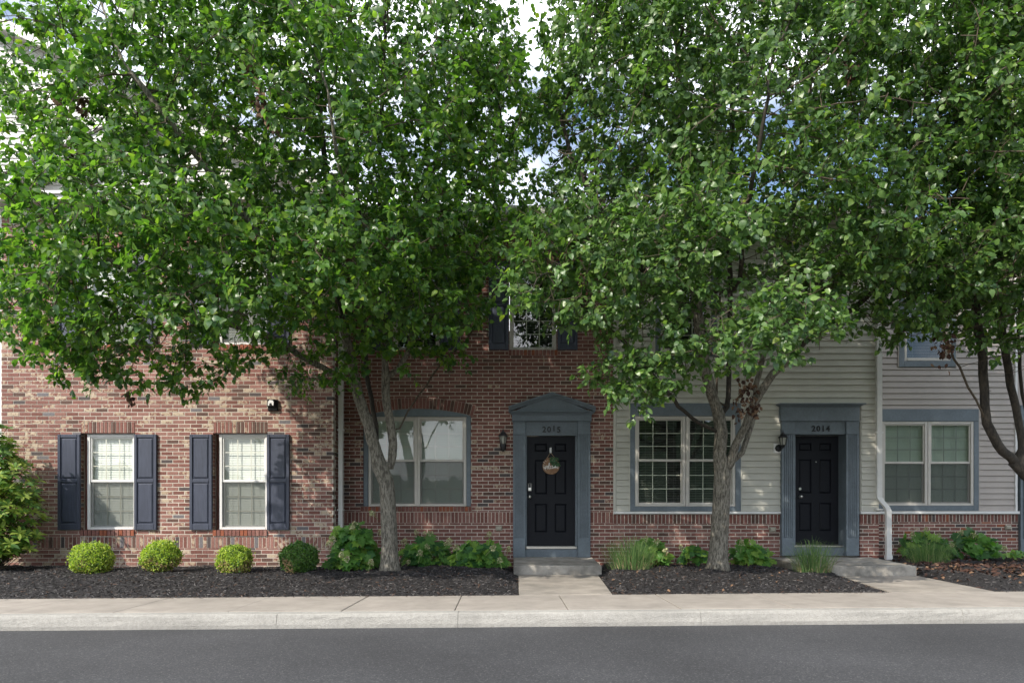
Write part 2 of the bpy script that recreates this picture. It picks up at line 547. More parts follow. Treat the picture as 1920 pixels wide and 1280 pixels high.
def siding(house, wall, Y, x0, x1, z0, z1, holes, m, exposure, top=None, limit=290):
    """clapboards, each a wedge with its butt edge proud; top(x) clips to a gable"""
    n = int((z1 - z0) / exposure) + 1
    for r in range(n):
        za = z0 + r * exposure; zb = min(za + exposure, z1)
        if zb - za < .02: continue
        rc = [(x0, x1, za, zb)]
        if top is not None:
            a, b = top((za + zb) / 2)
            if b - a < .1: continue
            rc = [(max(x0, a), min(x1, b), za, zb)]
        for h in holes: rc = subtract(rc, h)
        for (a, b, c, d) in rc:
            if b - a < .01: continue
            mb = MB()
            f0, f1 = Y - .026, Y - .008
            e = .010
            p = [(f0 + .003, c), (f0, c + e * .5), (f1, d - .0075), (Y + .004, d - .0075), (Y + .004, c)]
            nn = len(mb.v)
            mb.v += [(a, y, z) for y, z in p] + [(b, y, z) for y, z in p]
            k = 5
            mb.f.append((nn + 4, nn + 3, nn + 2, nn + 1, nn)); mb.f.append(tuple(nn + k + i for i in range(k)))
            for i in range(k):
                j = (i + 1) % k
                mb.f.append((nn + i, nn + j, nn + k + j, nn + k + i))
            mb.m += [0] * 7
            mb.build('siding_board', m, wall)

def sash_window(house, Yw, x0, x1, z0, z1, frame=.045, recess=.07, cols=3, rows=3, fm=None, blind=('closed', None),
                room=None, glass=None, grille_lower=True, screen=True, mun=None, casing=None, draw=1.0):
    """one double hung unit"""
    fm = fm or M_VINYL
    Y = Yw + recess
    mb = MB()
    mb.bbox(x0, x0 + frame, Y, Y + .09, z0, z1, .005); mb.bbox(x1 - frame, x1, Y, Y + .09, z0, z1, .005)
    mb.bbox(x0 + frame, x1 - frame, Y + .002, Y + .09, z1 - frame, z1, .005)
    mb.bbox(x0 + frame, x1 - frame, Y - .006, Y + .09, z0, z0 + frame * .8, .005)
    w = mb.build('window', fm, house)
    ix0, ix1, iz0, iz1 = x0 + frame, x1 - frame, z0 + frame * .8, z1 - frame
    zm = iz0 + (iz1 - iz0) * .515
    sw = .026
    for k, (a, b, yo) in enumerate(((zm - .022, iz1, .018), (iz0, zm + .022, .046))):
        s = MB()
        hb = .044 if k == 0 else .030
        ht = .022 if k == 0 else .044
        s.bbox(ix0 + .001, ix0 + sw, Y + yo, Y + yo + .026, a, b, .004); s.bbox(ix1 - sw, ix1 - .001, Y + yo, Y + yo + .026, a, b, .004)
        s.bbox(ix0 + sw, ix1 - sw, Y + yo + .001, Y + yo + .026, a, a + hb, .004)
        s.bbox(ix0 + sw, ix1 - sw, Y + yo + .001, Y + yo + .026, b - ht, b, .004)
        s.build('sash', fm, w)
        g = MB(); gx0, gx1, ga, gb = ix0 + sw, ix1 - sw, a + hb, b - ht
        g.face([(gx0, Y + yo + .012, ga), (gx1, Y + yo + .012, ga), (gx1, Y + yo + .012, gb), (gx0, Y + yo + .012, gb)])
        g.build('pane', glass or M_GLASS, w)
        if mun is not None and (k == 0 or grille_lower):
            q = MB(); t = .0075
            for i in range(1, cols):
                xx = gx0 + (gx1 - gx0) * i / cols
                q.box(xx - t, xx + t, Y + yo + .014, Y + yo + .020, ga, gb)
            for i in range(1, rows):
                zz = ga + (gb - ga) * i / rows
                for c in range(cols):
                    q.box(gx0 + (gx1 - gx0) * c / cols + t, gx0 + (gx1 - gx0) * (c + 1) / cols - t, Y + yo + .0145, Y + yo + .0195, zz - t, zz + t)
            q.build('grille', mun, w)
    if screen:
        s = MB(); s.face([(ix0, Y + .026, iz0), (ix1, Y + .026, iz0), (ix1, Y + .026, zm - .02), (ix0, Y + .026, zm - .02)])
        s.build('insect_screen', M_SCREEN, w)
    kind, bm = blind
    yb = Y + .092
    if kind:
        s = MB(); pitch = .030
        tilt = R(66) if kind == 'closed' else R(22)
        n = int((iz1 - iz0) / pitch)
        hw = .0165
        dy, dz = hw * math.cos(tilt), hw * math.sin(tilt)
        for i in range(n):
            z = iz1 - .03 - i * pitch
            if z < iz1 - (iz1 - iz0) * draw + .02: break
            s.face([(ix0 - .01, yb - dy, z - dz), (ix1 + .01, yb - dy, z - dz), (ix1 + .01, yb + dy, z + dz), (ix0 - .01, yb + dy, z + dz)])
        s.box(ix0 - .01, ix1 + .01, yb - .02, yb + .02, iz1 - .03, iz1 + .01)
        for f in (.18, .82):
            xx = ix0 + (ix1 - ix0) * f
            s.box(xx - .002, xx + .002, yb - .022, yb - .020, iz0, iz1 - .03)
        s.build('blind', bm, w, kind='stuff')
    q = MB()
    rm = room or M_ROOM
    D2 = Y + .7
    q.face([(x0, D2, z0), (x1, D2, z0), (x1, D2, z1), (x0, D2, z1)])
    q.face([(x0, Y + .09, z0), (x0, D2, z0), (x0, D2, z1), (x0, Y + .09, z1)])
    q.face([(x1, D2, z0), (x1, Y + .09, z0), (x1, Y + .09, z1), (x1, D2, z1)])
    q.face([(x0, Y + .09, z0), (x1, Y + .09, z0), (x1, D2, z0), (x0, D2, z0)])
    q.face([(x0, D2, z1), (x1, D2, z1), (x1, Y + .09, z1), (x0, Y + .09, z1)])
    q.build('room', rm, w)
    return w

def shutter(house, Yw, x0, x1, z0, z1):
    Y = Yw - .052
    mb = MB(); st = .050
    mb.bbox(x0, x0 + st, Y, Yw - .012, z0, z1, .006); mb.bbox(x1 - st, x1, Y, Yw - .012, z0, z1, .006)
    zm = z0 + (z1 - z0) * .515
    for a, b in ((z0, z0 + .105), (zm - .030, zm + .030), (z1 - .055, z1)):
        mb.bbox(x0 + st, x1 - st, Y + .001, Yw - .012, a, b, .006)
    mb.box(x0 + st, x1 - st, Y + .022, Yw - .012, z0 + .10, z1 - .05)
    s = mb.build('shutter', M_NAVY, house)
    for a, b in ((z0 + .105, zm - .030), (zm + .030, z1 - .055)):
        p = MB(); c = .022; g = .012
        X0, X1, A, B = x0 + st + g, x1 - st - g, a + g, b - g
        p.v += [(X0, Y + .021, A), (X1, Y + .021, A), (X1, Y + .021, B), (X0, Y + .021, B),
                (X0 + c, Y + .004, A + c), (X1 - c, Y + .004, A + c), (X1 - c, Y + .004, B - c), (X0 + c, Y + .004, B - c)]
        p.f += [(4, 5, 6, 7), (0, 1, 5, 4), (1, 2, 6, 5), (2, 3, 7, 6), (3, 0, 4, 7)]; p.m += [0] * 5
        p.build('panel', M_NAVY, s)
    for xx in (x0 + .012, x1 - .012):
        for zz in (z0 + .03, zm, z1 - .03):
            sc = MB(); sc.lathe((xx, Y + .001, zz), [(.006, 0), (.006, .004), (.002, .006)], 8, axis='y')
            sc.build('screw', M_NAVY, s)
    return s

def glyph_mesh(txt, size, depth):
    cu = bpy.data.curves.new('glyph', 'FONT')
    cu.body = txt; cu.size = size; cu.extrude = depth; cu.align_x = 'CENTER'; cu.resolution_u = 3
    cu.offset = size * .026
    o = bpy.data.objects.new('glyph', cu)
    COL.objects.link(o)
    dg = bpy.context.evaluated_depsgraph_get()
    me = bpy.data.meshes.new_from_object(o.evaluated_get(dg))
    bpy.data.objects.remove(o)
    return me

def gutter_run(house, x0, x1, Yf, zb, zt, soff_y):
    mb = MB()
    mb.box(x0, x1, Yf + .02, Yf + .12, zb, zt - .02)
    mb.box(x0, x1, Yf, Yf + .02, zt - .045, zt)
    mb.box(x0, x1, Yf + .010, Yf + .02, zb + .02, zt - .045)
    mb.build('gutter', M_GUTTER, house)
    s = MB()
    pw = .12
    n = max(1, round((x1 - x0) / pw)); pw = (x1 - x0) / n
    sf = None
    b = MB(); b.box(x0, x1, Yf + .12, soff_y, zb + .008, zb + .03)
    sf = b.build('soffit', M_SOFFIT, house)
    for i in range(n):
        p = MB(); p.box(x0 + i * pw + .005, x0 + (i + 1) * pw - .005, Yf + .122, soff_y - .002, zb, zb + .007)
        p.build('soffit_panel', M_SOFFIT, sf)

def downspout(house, pts, w=.075, d=.055, label=None):
    """pts: list of (x,y,z) top to bottom; rectangular leader"""
    mb = MB()
    n0 = 0
    for i, p in enumerate(pts):
        n = len(mb.v)
        x, y, z = p
        mb.v += [(x - w / 2, y - d / 2, z), (x + w / 2, y - d / 2, z), (x + w / 2, y + d / 2, z), (x - w / 2, y + d / 2, z)]
        if i:
            for k in range(4):
                mb.f.append((n + k, n + (k + 1) % 4, n - 4 + (k + 1) % 4, n - 4 + k)); mb.m.append(0)
    mb.f.append((0, 1, 2, 3)); mb.m.append(0)
    n = len(mb.v); mb.f.append((n - 1, n - 2, n - 3, n - 4)); mb.m.append(0)
    o = mb.build('downspout', M_GUTTER, house, label=label)
    for z in np.arange(pts[-1][2] + .9, pts[0][2] - .3, 1.4):
        k = MB(); x, y, _ = pts[0] if z > 2 else pts[0]
        k.box(x - w / 2 - .02, x + w / 2 + .02, y - d / 2 - .004, y + d / 2, z, z + .025)
        k.build('strap', M_GUTTER, o)
    return o

# ================================================================== SETTING
YB = 12.5      # facade of the middle houses
YL = 11.75     # projecting brick house on the left
YR = 13.5      # set back house on the right
def kerb_y(x): return 6.974 + (x + 5.23) * .0437
def walk_y(x): return 8.216 + (x + 6.16) * .0566

g = MB(); g.face([(-900, -900, -.03), (900, -900, -.03), (900, 900, -.03), (-900, 900, -.03)])
tag(g.build('ground', M_SOIL), kind='structure')
g = MB()
xs = np.linspace(-40, 40, 41)
for a, b in zip(xs[:-1], xs[1:]):
    g.face([(a, -14, 0), (b, -14, 0), (b, kerb_y(b) + .02, 0), (a, kerb_y(a) + .02, 0)])
tag(g.build('road', M_ROAD), kind='structure')

# unseen ridge added to darken window reflections, taller behind the camera's right
g = MB(); k = 2600
def ridge(a):
    d = math.degrees(a) % 360
    t = min(max((d - 266) / 16, 0), 1) * min(max((350 - d) / 16, 0), 1)
    return 12 + 22 * t * t * (3 - 2 * t) + (1 + t) * (.8 * math.sin(a * 5) + .7 * math.sin(a * 17 + 1) + .6 * math.sin(a * 53 + 2) + .5 * math.sin(a * 131) + .4 * math.sin(a * 290 + 1) + .3 * math.sin(a * 437 + 1))
for i in range(k):
    a0, a1 = 2 * math.pi * i / k, 2 * math.pi * (i + 1) / k
    rr = 190
    g.face([(rr * math.cos(a0), rr * math.sin(a0), -.1), (rr * math.cos(a1), rr * math.sin(a1), -.1),
            (1.15 * rr * math.cos(a1), 1.15 * rr * math.sin(a1), ridge(a1 if i < k - 1 else 0)), (1.15 * rr * math.cos(a0), 1.15 * rr * math.sin(a0), ridge(a0))])
tag(g.build('reflected_ridge', mat('reflected_ridge_green', (.035, .06, .03), .95, .4, .2)), kind='structure')

# kerb in cast lengths
KT = .150
kerb = None
kx = [-12, -8.2, -5.35, -2.45, -.02 - .55, 2.02, 4.9, 7.9, 12]
def kerb_len(a, b, parent, first):
    mb = MB(); n = 14
    prof = [(.0, -.05), (-.004, .04), (.004, .085), (.010, KT - .03), (.018, KT - .010), (.036, KT), (.15, KT + .004), (.15, -.05)]
    ii = []
    for i in range(n + 1):
        x = a + .002 + (b - a - .004) * i / n
        y = kerb_y(x)
        n0 = len(mb.v)
        for j, (dy, z) in enumerate(prof):
            w = .004 * math.sin(x * 3.1 + j) + rng.uniform(-.003, .003) if j < 6 else 0
            mb.v.append((x, y + dy + w, z + (w * .6 if 2 < j < 6 else 0)))
        if i:
            k = len(prof)
            for j in range(k):
                jj = (j + 1) % k
                mb.f.append((n0 - k + j, n0 + j, n0 + jj, n0 - k + jj)); mb.m.append(0)
    k = len(prof)
    mb.f.append(tuple(range(k))); mb.f.append(tuple(reversed(range(len(mb.v) - k, len(mb.v))))); mb.m += [0, 0]
    return mb
kb = MB()
for x0_, x1_ in zip(kx[:-1], kx[1:]):
    kb.box(x0_, x1_, kerb_y((x0_ + x1_) / 2) + .06, kerb_y((x0_ + x1_) / 2) + .14, -.06, .05)
kerb = tag(kb.build('kerb', M_KERB), kind='structure')
for x0_, x1_ in zip(kx[:-1], kx[1:]):
    kerb_len(x0_, x1_, kerb, False).build('kerb_stone', M_KERB, kerb, smooth=False)

# pavement: base plus cast slabs with open joints
SWZ = .160
bk = [-640, -455, -245, -30, 145, 320, 507, 690, 866, 1048, 1229, 1410, 1592, 1774, 1956, 2150, 2350, 2560]
fr = [-1060, -850, -635, -425, -213, 0, 213, 428, 640, 853, 1065, 1277, 1487, 1700, 1912, 2125, 2340, 2560]
bk = [-230 - 180 * 1, -30 - 190, -38, 145, 320, 507, 690, 866, 1048, 1229, 1410, 1592, 1774, 1956, 2140, 2330]
fr = [-640, -427, -213, 0, 213, 428, 640, 853, 1065, 1277, 1487, 1700, 1912, 2125, 2340, 2555]
def xat(px, fn, off=0):
    x = 0.0
    for _ in range(12): x = (px - 960) / F * (fn(x) + off)
    return x
bX = [xat(p, walk_y) for p in bk]
fX = [xat(p, kerb_y, .152) for p in fr]
pb = MB()
pb.face([(fX[0], kerb_y(fX[0]) + .15, SWZ - .02), (fX[-1], kerb_y(fX[-1]) + .15, SWZ - .02), (bX[-1], walk_y(bX[-1]), SWZ - .02), (bX[0], walk_y(bX[0]), SWZ - .02)])
pave = tag(pb.build('pavement', mat('joint_dark', (.09, .08, .07), .95)), kind='structure')
for i in range(len(bX) - 1):
    gw = .006 if i in (8, 9, 6) else .003
    a0, a1, b0, b1 = fX[i] + gw, fX[i + 1] - gw, bX[i] + gw, bX[i + 1] - gw
    z = SWZ + rng.uniform(-.002, .002)
    mb = MB()
    q = [(a0, kerb_y(a0) + .151), (a1, kerb_y(a1) + .151), (b1, walk_y(b1)), (b0, walk_y(b0))]
    e = .006
    cx = sum(p[0] for p in q) / 4; cy = sum(p[1] for p in q) / 4
    qi = [(p[0] + math.copysign(e, cx - p[0]), p[1] + math.copysign(e, cy - p[1])) for p in q]
    mb.v += [(x, y, z - .10) for x, y in q] + [(x, y, z - .004) for x, y in q] + [(x, y, z) for x, y in qi]
    mb.f += [(8, 9, 10, 11)] + [(j, (j + 1) % 4, 4 + (j + 1) % 4, 4 + j) for j in range(4)] + [(4 + j, 4 + (j + 1) % 4, 8 + (j + 1) % 4, 8 + j) for j in range(4)]
    mb.m += [0] * 9
    mb.build('slab', M_CONC, pave)

# walkways to the two doors
def quad_slab(name, q, z0, z1, m, parent=None, kind=None, zt=None):
    mb = MB(); b = .012
    cx = sum(p[0] for p in q) / 4; cy = sum(p[1] for p in q) / 4
    zt = zt or [z1] * 4
    qi = [(p[0] + (cx - p[0]) * .012, p[1] + (cy - p[1]) * .012) for p in q]
    mb.v += [(x, y, z0) for x, y in q] + [(x, y, zt[i] - b) for i, (x, y) in enumerate(q)] + [(x, y, zt[i]) for i, (x, y) in enumerate(qi)]
    mb.f += [(8, 9, 10, 11)] + [(j, (j + 1) % 4, 4 + (j + 1) % 4, 4 + j) for j in range(4)] + [(4 + j, 4 + (j + 1) % 4, 8 + (j + 1) % 4, 8 + j) for j in range(4)]
    mb.m += [0] * 9
    return tag(mb.build(name, m, parent), kind=kind)
P1 = [(XW(973, 8.6) - .0, walk_y(.1) + .004), (XW(1149, 8.62), walk_y(1.2) + .004), (XW(1121, 11.25), 11.3), (XW(972, 11.25), 11.3)]
P2 = [(XW(1672, 8.85), walk_y(4.9) + .004), (XW(1863, 8.95), walk_y(6.3) + .004), (XW(1716, 11.05), 11.1), (XW(1572, 11.05), 11.1)]
quad_slab('walkway', P1, .05, SWZ + .002, M_CONC2, kind='structure')
quad_slab('walkway', P2, .05, SWZ + .002, M_CONC2, kind='structure')
st = thing('concrete_step', (XW(1045, 11.2), 11.2, .05), 'grey concrete doorstep below the door numbered 2015', 'step', 'concrete doorsteps')
quad_slab('slab', [(XW(963, 11.17), 11.17), (XW(1128, 11.17), 11.17), (XW(1128, 11.17), YB + .1), (XW(963, 11.17), YB + .1)], .02, .3, M_STEP, st,
          zt=[H - .957, H - .957, H - .912, H - .912])
st = thing('concrete_step', (XW(1640, 11), 11, .05), 'low worn concrete doorstep below the door numbered 2014', 'step', 'concrete doorsteps')
quad_slab('slab', [(4.72, 10.92), (6.47, 10.92), (6.58, YB + .1), (4.72, YB + .1)], .02, .3, M_STEP, st,
          zt=[H - .945, H - .945, H - .915, H - .915])

# ================================================================== HOUSES
def pick_left(x, z):
    r = rng.random()
    if r < .56: return rng.choice((0, 0, 1, 2, 2, 2))
    if r < .88: return rng.choice((5, 5, 6))
    if r < .975: return rng.choice((3, 3, 3, 4))
    return 7
def pick_mid(x, z):
    py = 950 - (z - H) / YB * F
    r = rng.random()
    if 828 < py < 956:
        if r < .55: return rng.choice((0, 1, 1))
        if r < .74: return rng.choice((5, 5, 6))
        return rng.choice((3, 3, 4, 1))
    if 790 < py <= 828 and r < .15: return 5
    if r < .90: return rng.choice((0, 1, 1, 0))
    return rng.choice((3, 2, 5) if r > .985 else (3, 2))
def pick_base(x, z):
    r = rng.random()
    if r < .86: return rng.choice((0, 0, 1, 2))
    return rng.choice((3, 3, 2))
def pick_right(x, z):
    r = rng.random()
    if r < .60: return rng.choice((0, 1, 1))
    if r < .86: return rng.choice((3, 3, 4))
    return rng.choice((8, 8, 2, 5))

def view_score(lo, hi, cx):
    def f(q):
        px, py = px_of((q[0] + q[1]) / 2, q[4], (q[2] + q[3]) / 2)
        if not (0 < px < 1920): return -1e6
        big = min((q[1] - q[0]) * (q[3] - q[2]), .0125) * 4e4
        return big - (200 if not lo < py < hi else 0) - abs(px - cx) * .3
    return f

# ---------------- house on the left: projecting brick front with shuttered windows
hL = thing('brick_townhouse', (XW(314, YL), YL, .2), 'mottled red brick house front with navy shutters at the left end of the row', 'house', 'attached townhouses in one row')
lx0, lx1 = XW(3, YL), XW(625, YL)
lz0, lz1 = .05, ZW(385, YL) + .15
SILL = [(994, 1005.5), (648, 658)]
WINL = []
for cx0, cx1 in ((155.5, 252.5), (404, 501)):
    for t, b in ((812, 993), (464, 646)):
        WINL.append((XW(cx0 - 4, YL), XW(cx1, YL), ZW(b, YL), ZW(t, YL)))
bandL = (lx0, lx1, ZW(1027, YL), ZW(1005.8, YL))
holes = []; lint = []; sills = []
for w in WINL:
    lt = (w[0] - .0, w[1] + .01, w[3], w[3] + .200); sl = (w[0] - .005, w[1] + .005, w[2] - .105, w[2])
    holes += [w, lt, sl]; lint.append(lt); sills.append(sl)
wallL = wall_back(hL, YL, lx0, lx1, lz0, lz1, [], M_MORTAR) if False else wall_back(hL, YL, lx0, lx1, lz0, lz1, WINL, M_MORTAR)
bk_ = Bricks(wallL, YL, pick_left, view_score(755, 1000, 330))
bk_.field(lx0, lx1, lz0, lz1, holes + [bandL])
bk_.soldiers(bandL[0], bandL[1], bandL[2] + .005, bandL[3] - .004)
for a in lint: bk_.soldiers(a[0], a[1], a[2] + .002, a[3] - .006, .004, mis=(0, 2, 0, 5, 3))
for a in sills: bk_.soldiers(a[0], a[1], a[2] + .004, a[3] - .003, .022, .11, mis=(0, 8, 2, 0))
bk_.finish()
# return wall on the right side of the projection
rw = MB(); rw.box(lx1 - .10, lx1 - .008, YL + .1, YB + .02, lz0, lz1)
rwall = rw.build('side_wall', M_MORTAR, hL)
rb = MB()
for r in range(int((lz1 - lz0) / COURSE)):
    z = lz0 + r * COURSE + JO / 2
    off = (r % 2) * BLEN / 2
    for k in range(-1, 5):
        a = max(YL + .085 + JO, YL + k * BLEN + off + .1); b = min(YB - .012, YL + (k + 1) * BLEN + off + .1 - JO)
        if b - a > .02:
            rb.box(lx1 - .05, lx1 + rng.uniform(-.002, .002), a, b, z, z + COURSE - JO, pick_left(0, z))
rb.build('brickwork', BRICKS, rwall, kind='stuff')
for i, w in enumerate(WINL):
    x0_, x1_ = w[0] + .075, w[1] + .0
    sash_window(hL, YL, x0_ - .0, x1_, w[2] + .004, w[3] - .012, frame=.052, recess=.055, fm=M_WHITE, mun=M_MUNTIN, blind=('closed', M_BLIND), room=M_ROOM_L, glass=M_GLASS_CLEAR)
    f = MB(); f.box(w[0] - .004, x0_, YL + .13, YL + .16, w[2], w[3]); f.build('jamb_filler', M_RED[1], hL)
for a, b in ((107.5, 149.5), (251, 293), (355, 397), (500, 542)):
    for t, bt in ((814, 993), (465, 645)):
        shutter(hL, YL, XW(a, YL - .05), XW(b, YL - .05), ZW(bt, YL - .05), ZW(t, YL - .05))
# front gable over the brick
ez = H + 5.14
frieze = MB(); frieze.bbox(lx0 - .03, lx1 + .03, YL - .03, YL + .1, ez - .12, ez + .02); frieze.build('frieze_board', M_WHITE, hL)
gx = (lx0 + lx1) / 2; gs = .47; ghw = (lx1 - lx0) / 2
gut = MB()
gut.box(lx0 - .35, lx1 + .32, YL - .36, YL - .26, ez - .01, ez + .11); gut.box(lx0 - .35, lx1 + .32, YL - .40, YL - .36, ez + .07, ez + .12)
gut.build('gutter', M_GUTTER, hL)
sf = MB(); sf.box(lx0 - .3, lx1 + .3, YL - .26, YL + .1, ez + .0, ez + .03); sf.build('soffit', M_SOFFIT, hL)
gw_ = MB(); gw_.prism([(lx0, ez + .03), (lx1, ez + .03), (gx, ez + .03 + ghw * gs)], YL + .012, YL + .12)
gwall = gw_.build('gable_wall', M_SIDING_W, hL)
siding(hL, gwall, YL, lx0, lx1, ez + .04, ez + .03 + ghw * gs, [], M_SIDING_W, .116,
       top=lambda z: (gx - (ez + .03 + ghw * gs - z) / gs, gx + (ez + .03 + ghw * gs - z) / gs))
for sgn in (-1, 1):
    rk = MB()
    ex = gx + sgn * (ghw + .35); zt = ez + .08 - .35 * gs * 0
    ap = (gx, ez - .09 + (ghw + .35) * gs)
    pts = [(ex, ez - .09), ap, (gx, ap[1] + .17), (ex, ez - .09 + .17)]
    if sgn > 0: pts = pts[::-1]
    rk.prism(pts, YL - .34, YL - .30); rk.build('rake_board', M_WHITE, hL)
    rs = MB(); rs.prism([(p[0], p[1] + .03) for p in pts[:2]] + [(p[0], p[1] - .06) for p in pts[2:]], YL - .299, YL + .1); rs.build('rake_soffit', M_SOFFIT, hL)
    rr_ = MB(); pt2 = [(ex + sgn * .03, ez + .07), (gx, ap[1] + .172), (gx, ap[1] + .21), (ex + sgn * .03, ez + .11)]
    if sgn > 0: pt2 = pt2[::-1]
    rr_.prism(pt2, YL - .37, YB + 3.4); rr_.build('roof', M_ROOF, hL)
cpost = MB(); cpost.bbox(lx0 - .11, lx0 - .004, YL + .03, YL + .3, .1, ez - .13); cpost.build('corner_post', M_WHITE, hL)
# rear gable of pale siding with an arched louvre
YG = 12.9
ga_x, ga_z, gas = XW(-45, YG), ZW(45, YG), .45
gA = MB(); gA.prism([(XW(-900, YG), .05), (lx0 + .05, .05), (lx0 + .05, ZW(372, YG)), (XW(480, YG), ZW(372, YG)), (XW(480, YG), ZW(372, YG) + .1), (ga_x, ga_z), (XW(-900, YG), ga_z - gas * (ga_x - XW(-900, YG)))], YG + .014, YG + .15)
gAw = gA.build('rear_gable_wall', M_SIDING_W, hL)
siding(hL, gAw, YG, XW(-890, YG), XW(480, YG), .22, ga_z, [(lx0 + .04, 99, 0, ZW(372, YG))], M_SIDING_W, .127,
       top=lambda z: (ga_x - (ga_z - z) / gas, ga_x + (ga_z - z) / gas))
for sgn in (-1, 1):
    L = 6.2
    rk = MB(); pts = [(ga_x + sgn * L, ga_z - L * gas), (ga_x, ga_z), (ga_x, ga_z + .19), (ga_x + sgn * L, ga_z - L * gas + .19)]
    if sgn > 0: pts = pts[::-1]
    rk.prism(pts, YG - .38, YG - .34); rk.build('rake_board', M_WHITE, hL)
    rs = MB(); rs.prism([(p[0], p[1] + (.02 if abs(i - 1.5) > 1 or True else 0)) for i, p in enumerate(pts)], YG - .339, YG + .15); rs.build('rake_soffit', M_SOFFIT, hL)
    rr_ = MB(); pt2 = [(p[0], p[1] + (.212 if (i in ((2, 3) if sgn < 0 else (0, 1))) else .20 if False else .192)) for i, p in enumerate(pts)]
lv = MB(); vx, vr = XW(-4, YG), .45 / 1
vz1 = ZW(115, YG)
def arch(r, top, bot, cx):
    return [(cx - r, bot), (cx + r, bot)] + [(cx + r * math.cos(a), top - r + r * math.sin(a)) for a in np.linspace(0, math.pi, 15)]
oo, ii = arch(.44, vz1, ZW(210, YG), vx), arch(.33, vz1 - .11, ZW(205, YG), vx)
n = len(lv.v); k = len(oo)
lv.v += [(x, YG - .06, z) for x, z in oo] + [(x, YG - .06, z) for x, z in ii] + [(x, YG, z) for x, z in oo] + [(x, YG - .01, z) for x, z in ii]
for j in range(k):
    jj = (j + 1) % k
    lv.f += [(j, jj, k + jj, k + j), (jj, j, 2 * k + j, 2 * k + jj), (k + j, k + jj, 3 * k + jj, 3 * k + j)]; lv.m += [0, 0, 0]
lv.f.append(tuple(3 * k + j for j in range(k))); lv.m.append(1)
louv = lv.build('louvre_vent', [M_WHITE, M_ROOM], hL)
z = ZW(203, YG)
while z < vz1 - .14:
    hw = .325 if z < vz1 - .44 else math.sqrt(max(0.001, .325 ** 2 - (z - (vz1 - .44)) ** 2))
    s_ = MB(); s_.face([(vx - hw, YG - .055, z), (vx + hw, YG - .055, z), (vx + hw, YG - .012, z + .052), (vx - hw, YG - .012, z + .052)])
    s_.build('slat', M_WHITE, louv)
    z += .073
downspout(hL, [(lx1 + .075, YL + .22, ez), (lx1 + .075, YL + .22, .3)], w=.07, d=.085)

# ---------------- 2015: brick house
h15 = thing('brick_townhouse', (XW(900, YB), YB, .3), 'dark red brick house with the gabled grey doorway numbered 2015', 'house', 'attached townhouses in one row')
mx0, mx1 = lx1, XW(1150, YB)
mz0, mz1 = .05, ZW(440, YB)
bz0, bz1 = ZW(980, YB), ZW(959.5, YB)
wA = (XW(681, YB), XW(883, YB), ZW(949, YB), ZW(780, YB))
W15 = [(XW(736, YB), XW(824, YB), ZW(656, YB), ZW(491, YB)), (XW(955, YB), XW(1044, YB), ZW(656, YB), ZW(491, YB))]
dr = (XW(963, YB), XW(1106, YB), ZW(1046, YB), ZW(775, YB))
holes = [wA, dr] + W15
wb = holes[:]
sill15 = [(XW(676, YB), XW(885, YB), ZW(959, YB), ZW(949, YB))] + [(w[0] - .02, w[1] + .02, w[2] - .105, w[2]) for w in W15]
band15 = (mx0, mx1, bz0, bz1); band15t = (mx0, mx1, ZW(459, YB), ZW(440, YB))
wall15 = wall_back(h15, YB, mx0, mx1, mz0, mz1 + .3, wb, M_MORTAR)
b15 = Bricks(wall15, YB, pick_mid, view_score(690, 960, 900))
b15.field(mx0, mx1, mz0, mz1, holes + sill15 + [band15, band15t])
for a, b in ((mx0, dr[0]), (dr[1], mx1)):
    b15.soldiers(a, b, bz0 + .005, bz1 - .005, mis=(0, 1, 0, 1, 2))
b15.soldiers(mx0, mx1, band15t[2] + .005, band15t[3] - .004, .008, mis=(0, 1, 3))
for s_ in sill15: b15.soldiers(s_[0], s_[1], s_[2] + .006, s_[3] - .003, .022, .11, mis=(0, 1, 0, 8))
b15.finish()
# brick segmental arch over the wide window: 34 voussoirs
ax0, ax1 = XW(679, YB), XW(886, YB)
acx = (ax0 + ax1) / 2; half = (ax1 - ax0) / 2
spr, rise = ZW(780, YB), .135
rad = (half * half + rise * rise) / (2 * rise)
acz = spr + rise - rad
ang = math.asin(half / rad)
arch_o = MB(); arch_o.box(ax0, ax1, YB - .001, YB + .02, spr - .002, spr + .001)
arcp = thing  # (unused alias)
inf = MB()
pts = [(acx + rad * math.sin(t), acz + rad * math.cos(t)) for t in np.linspace(ang, -ang, 25)]
inf.prism([(acx - half + .03, spr - .004), (acx + half - .03, spr - .004)] + pts[1:-1], YB - .016, YB + .06)
inf.build('arch_panel', M_BLUE, h15)
ab = MB()
po = [(acx + (rad + .205) * math.sin(t), acz + (rad + .205) * math.cos(t)) for t in np.linspace(-ang * 1.01, ang * 1.01, 25)]
ab.prism(po[::-1][::-1][:0] + [(p[0], p[1]) for p in [(acx + (rad + .001) * math.sin(t), acz + (rad + .001) * math.cos(t)) for t in np.linspace(-ang * 1.01, ang * 1.01, 25)]] + po[::-1], YB - .014, YB + .02)
archp = ab.build('window_arch', M_MORTAR, h15)
nv = 33
for i in range(nv):
    t0 = -ang * 1.01 + 2.02 * ang * i / nv; t1 = -ang * 1.01 + 2.02 * ang * (i + 1) / nv
    g_ = .0045 / rad
    t0 += g_; t1 -= g_
    v = MB()
    r0, r1 = rad + .003, rad + .200
    q = [(acx + r0 * math.sin(t0), acz + r0 * math.cos(t0)), (acx + r0 * math.sin(t1), acz + r0 * math.cos(t1)),
         (acx + r1 * math.sin(t1), acz + r1 * math.cos(t1)), (acx + r1 * math.sin(t0), acz + r1 * math.cos(t0))]
    v.prism(q, YB - .021 + rng.uniform(-.002, .002), YB + .01); v.build('brick', rng.choice(M_RED[:2] + M_RED[:1] + M_DARK[:1]), archp)
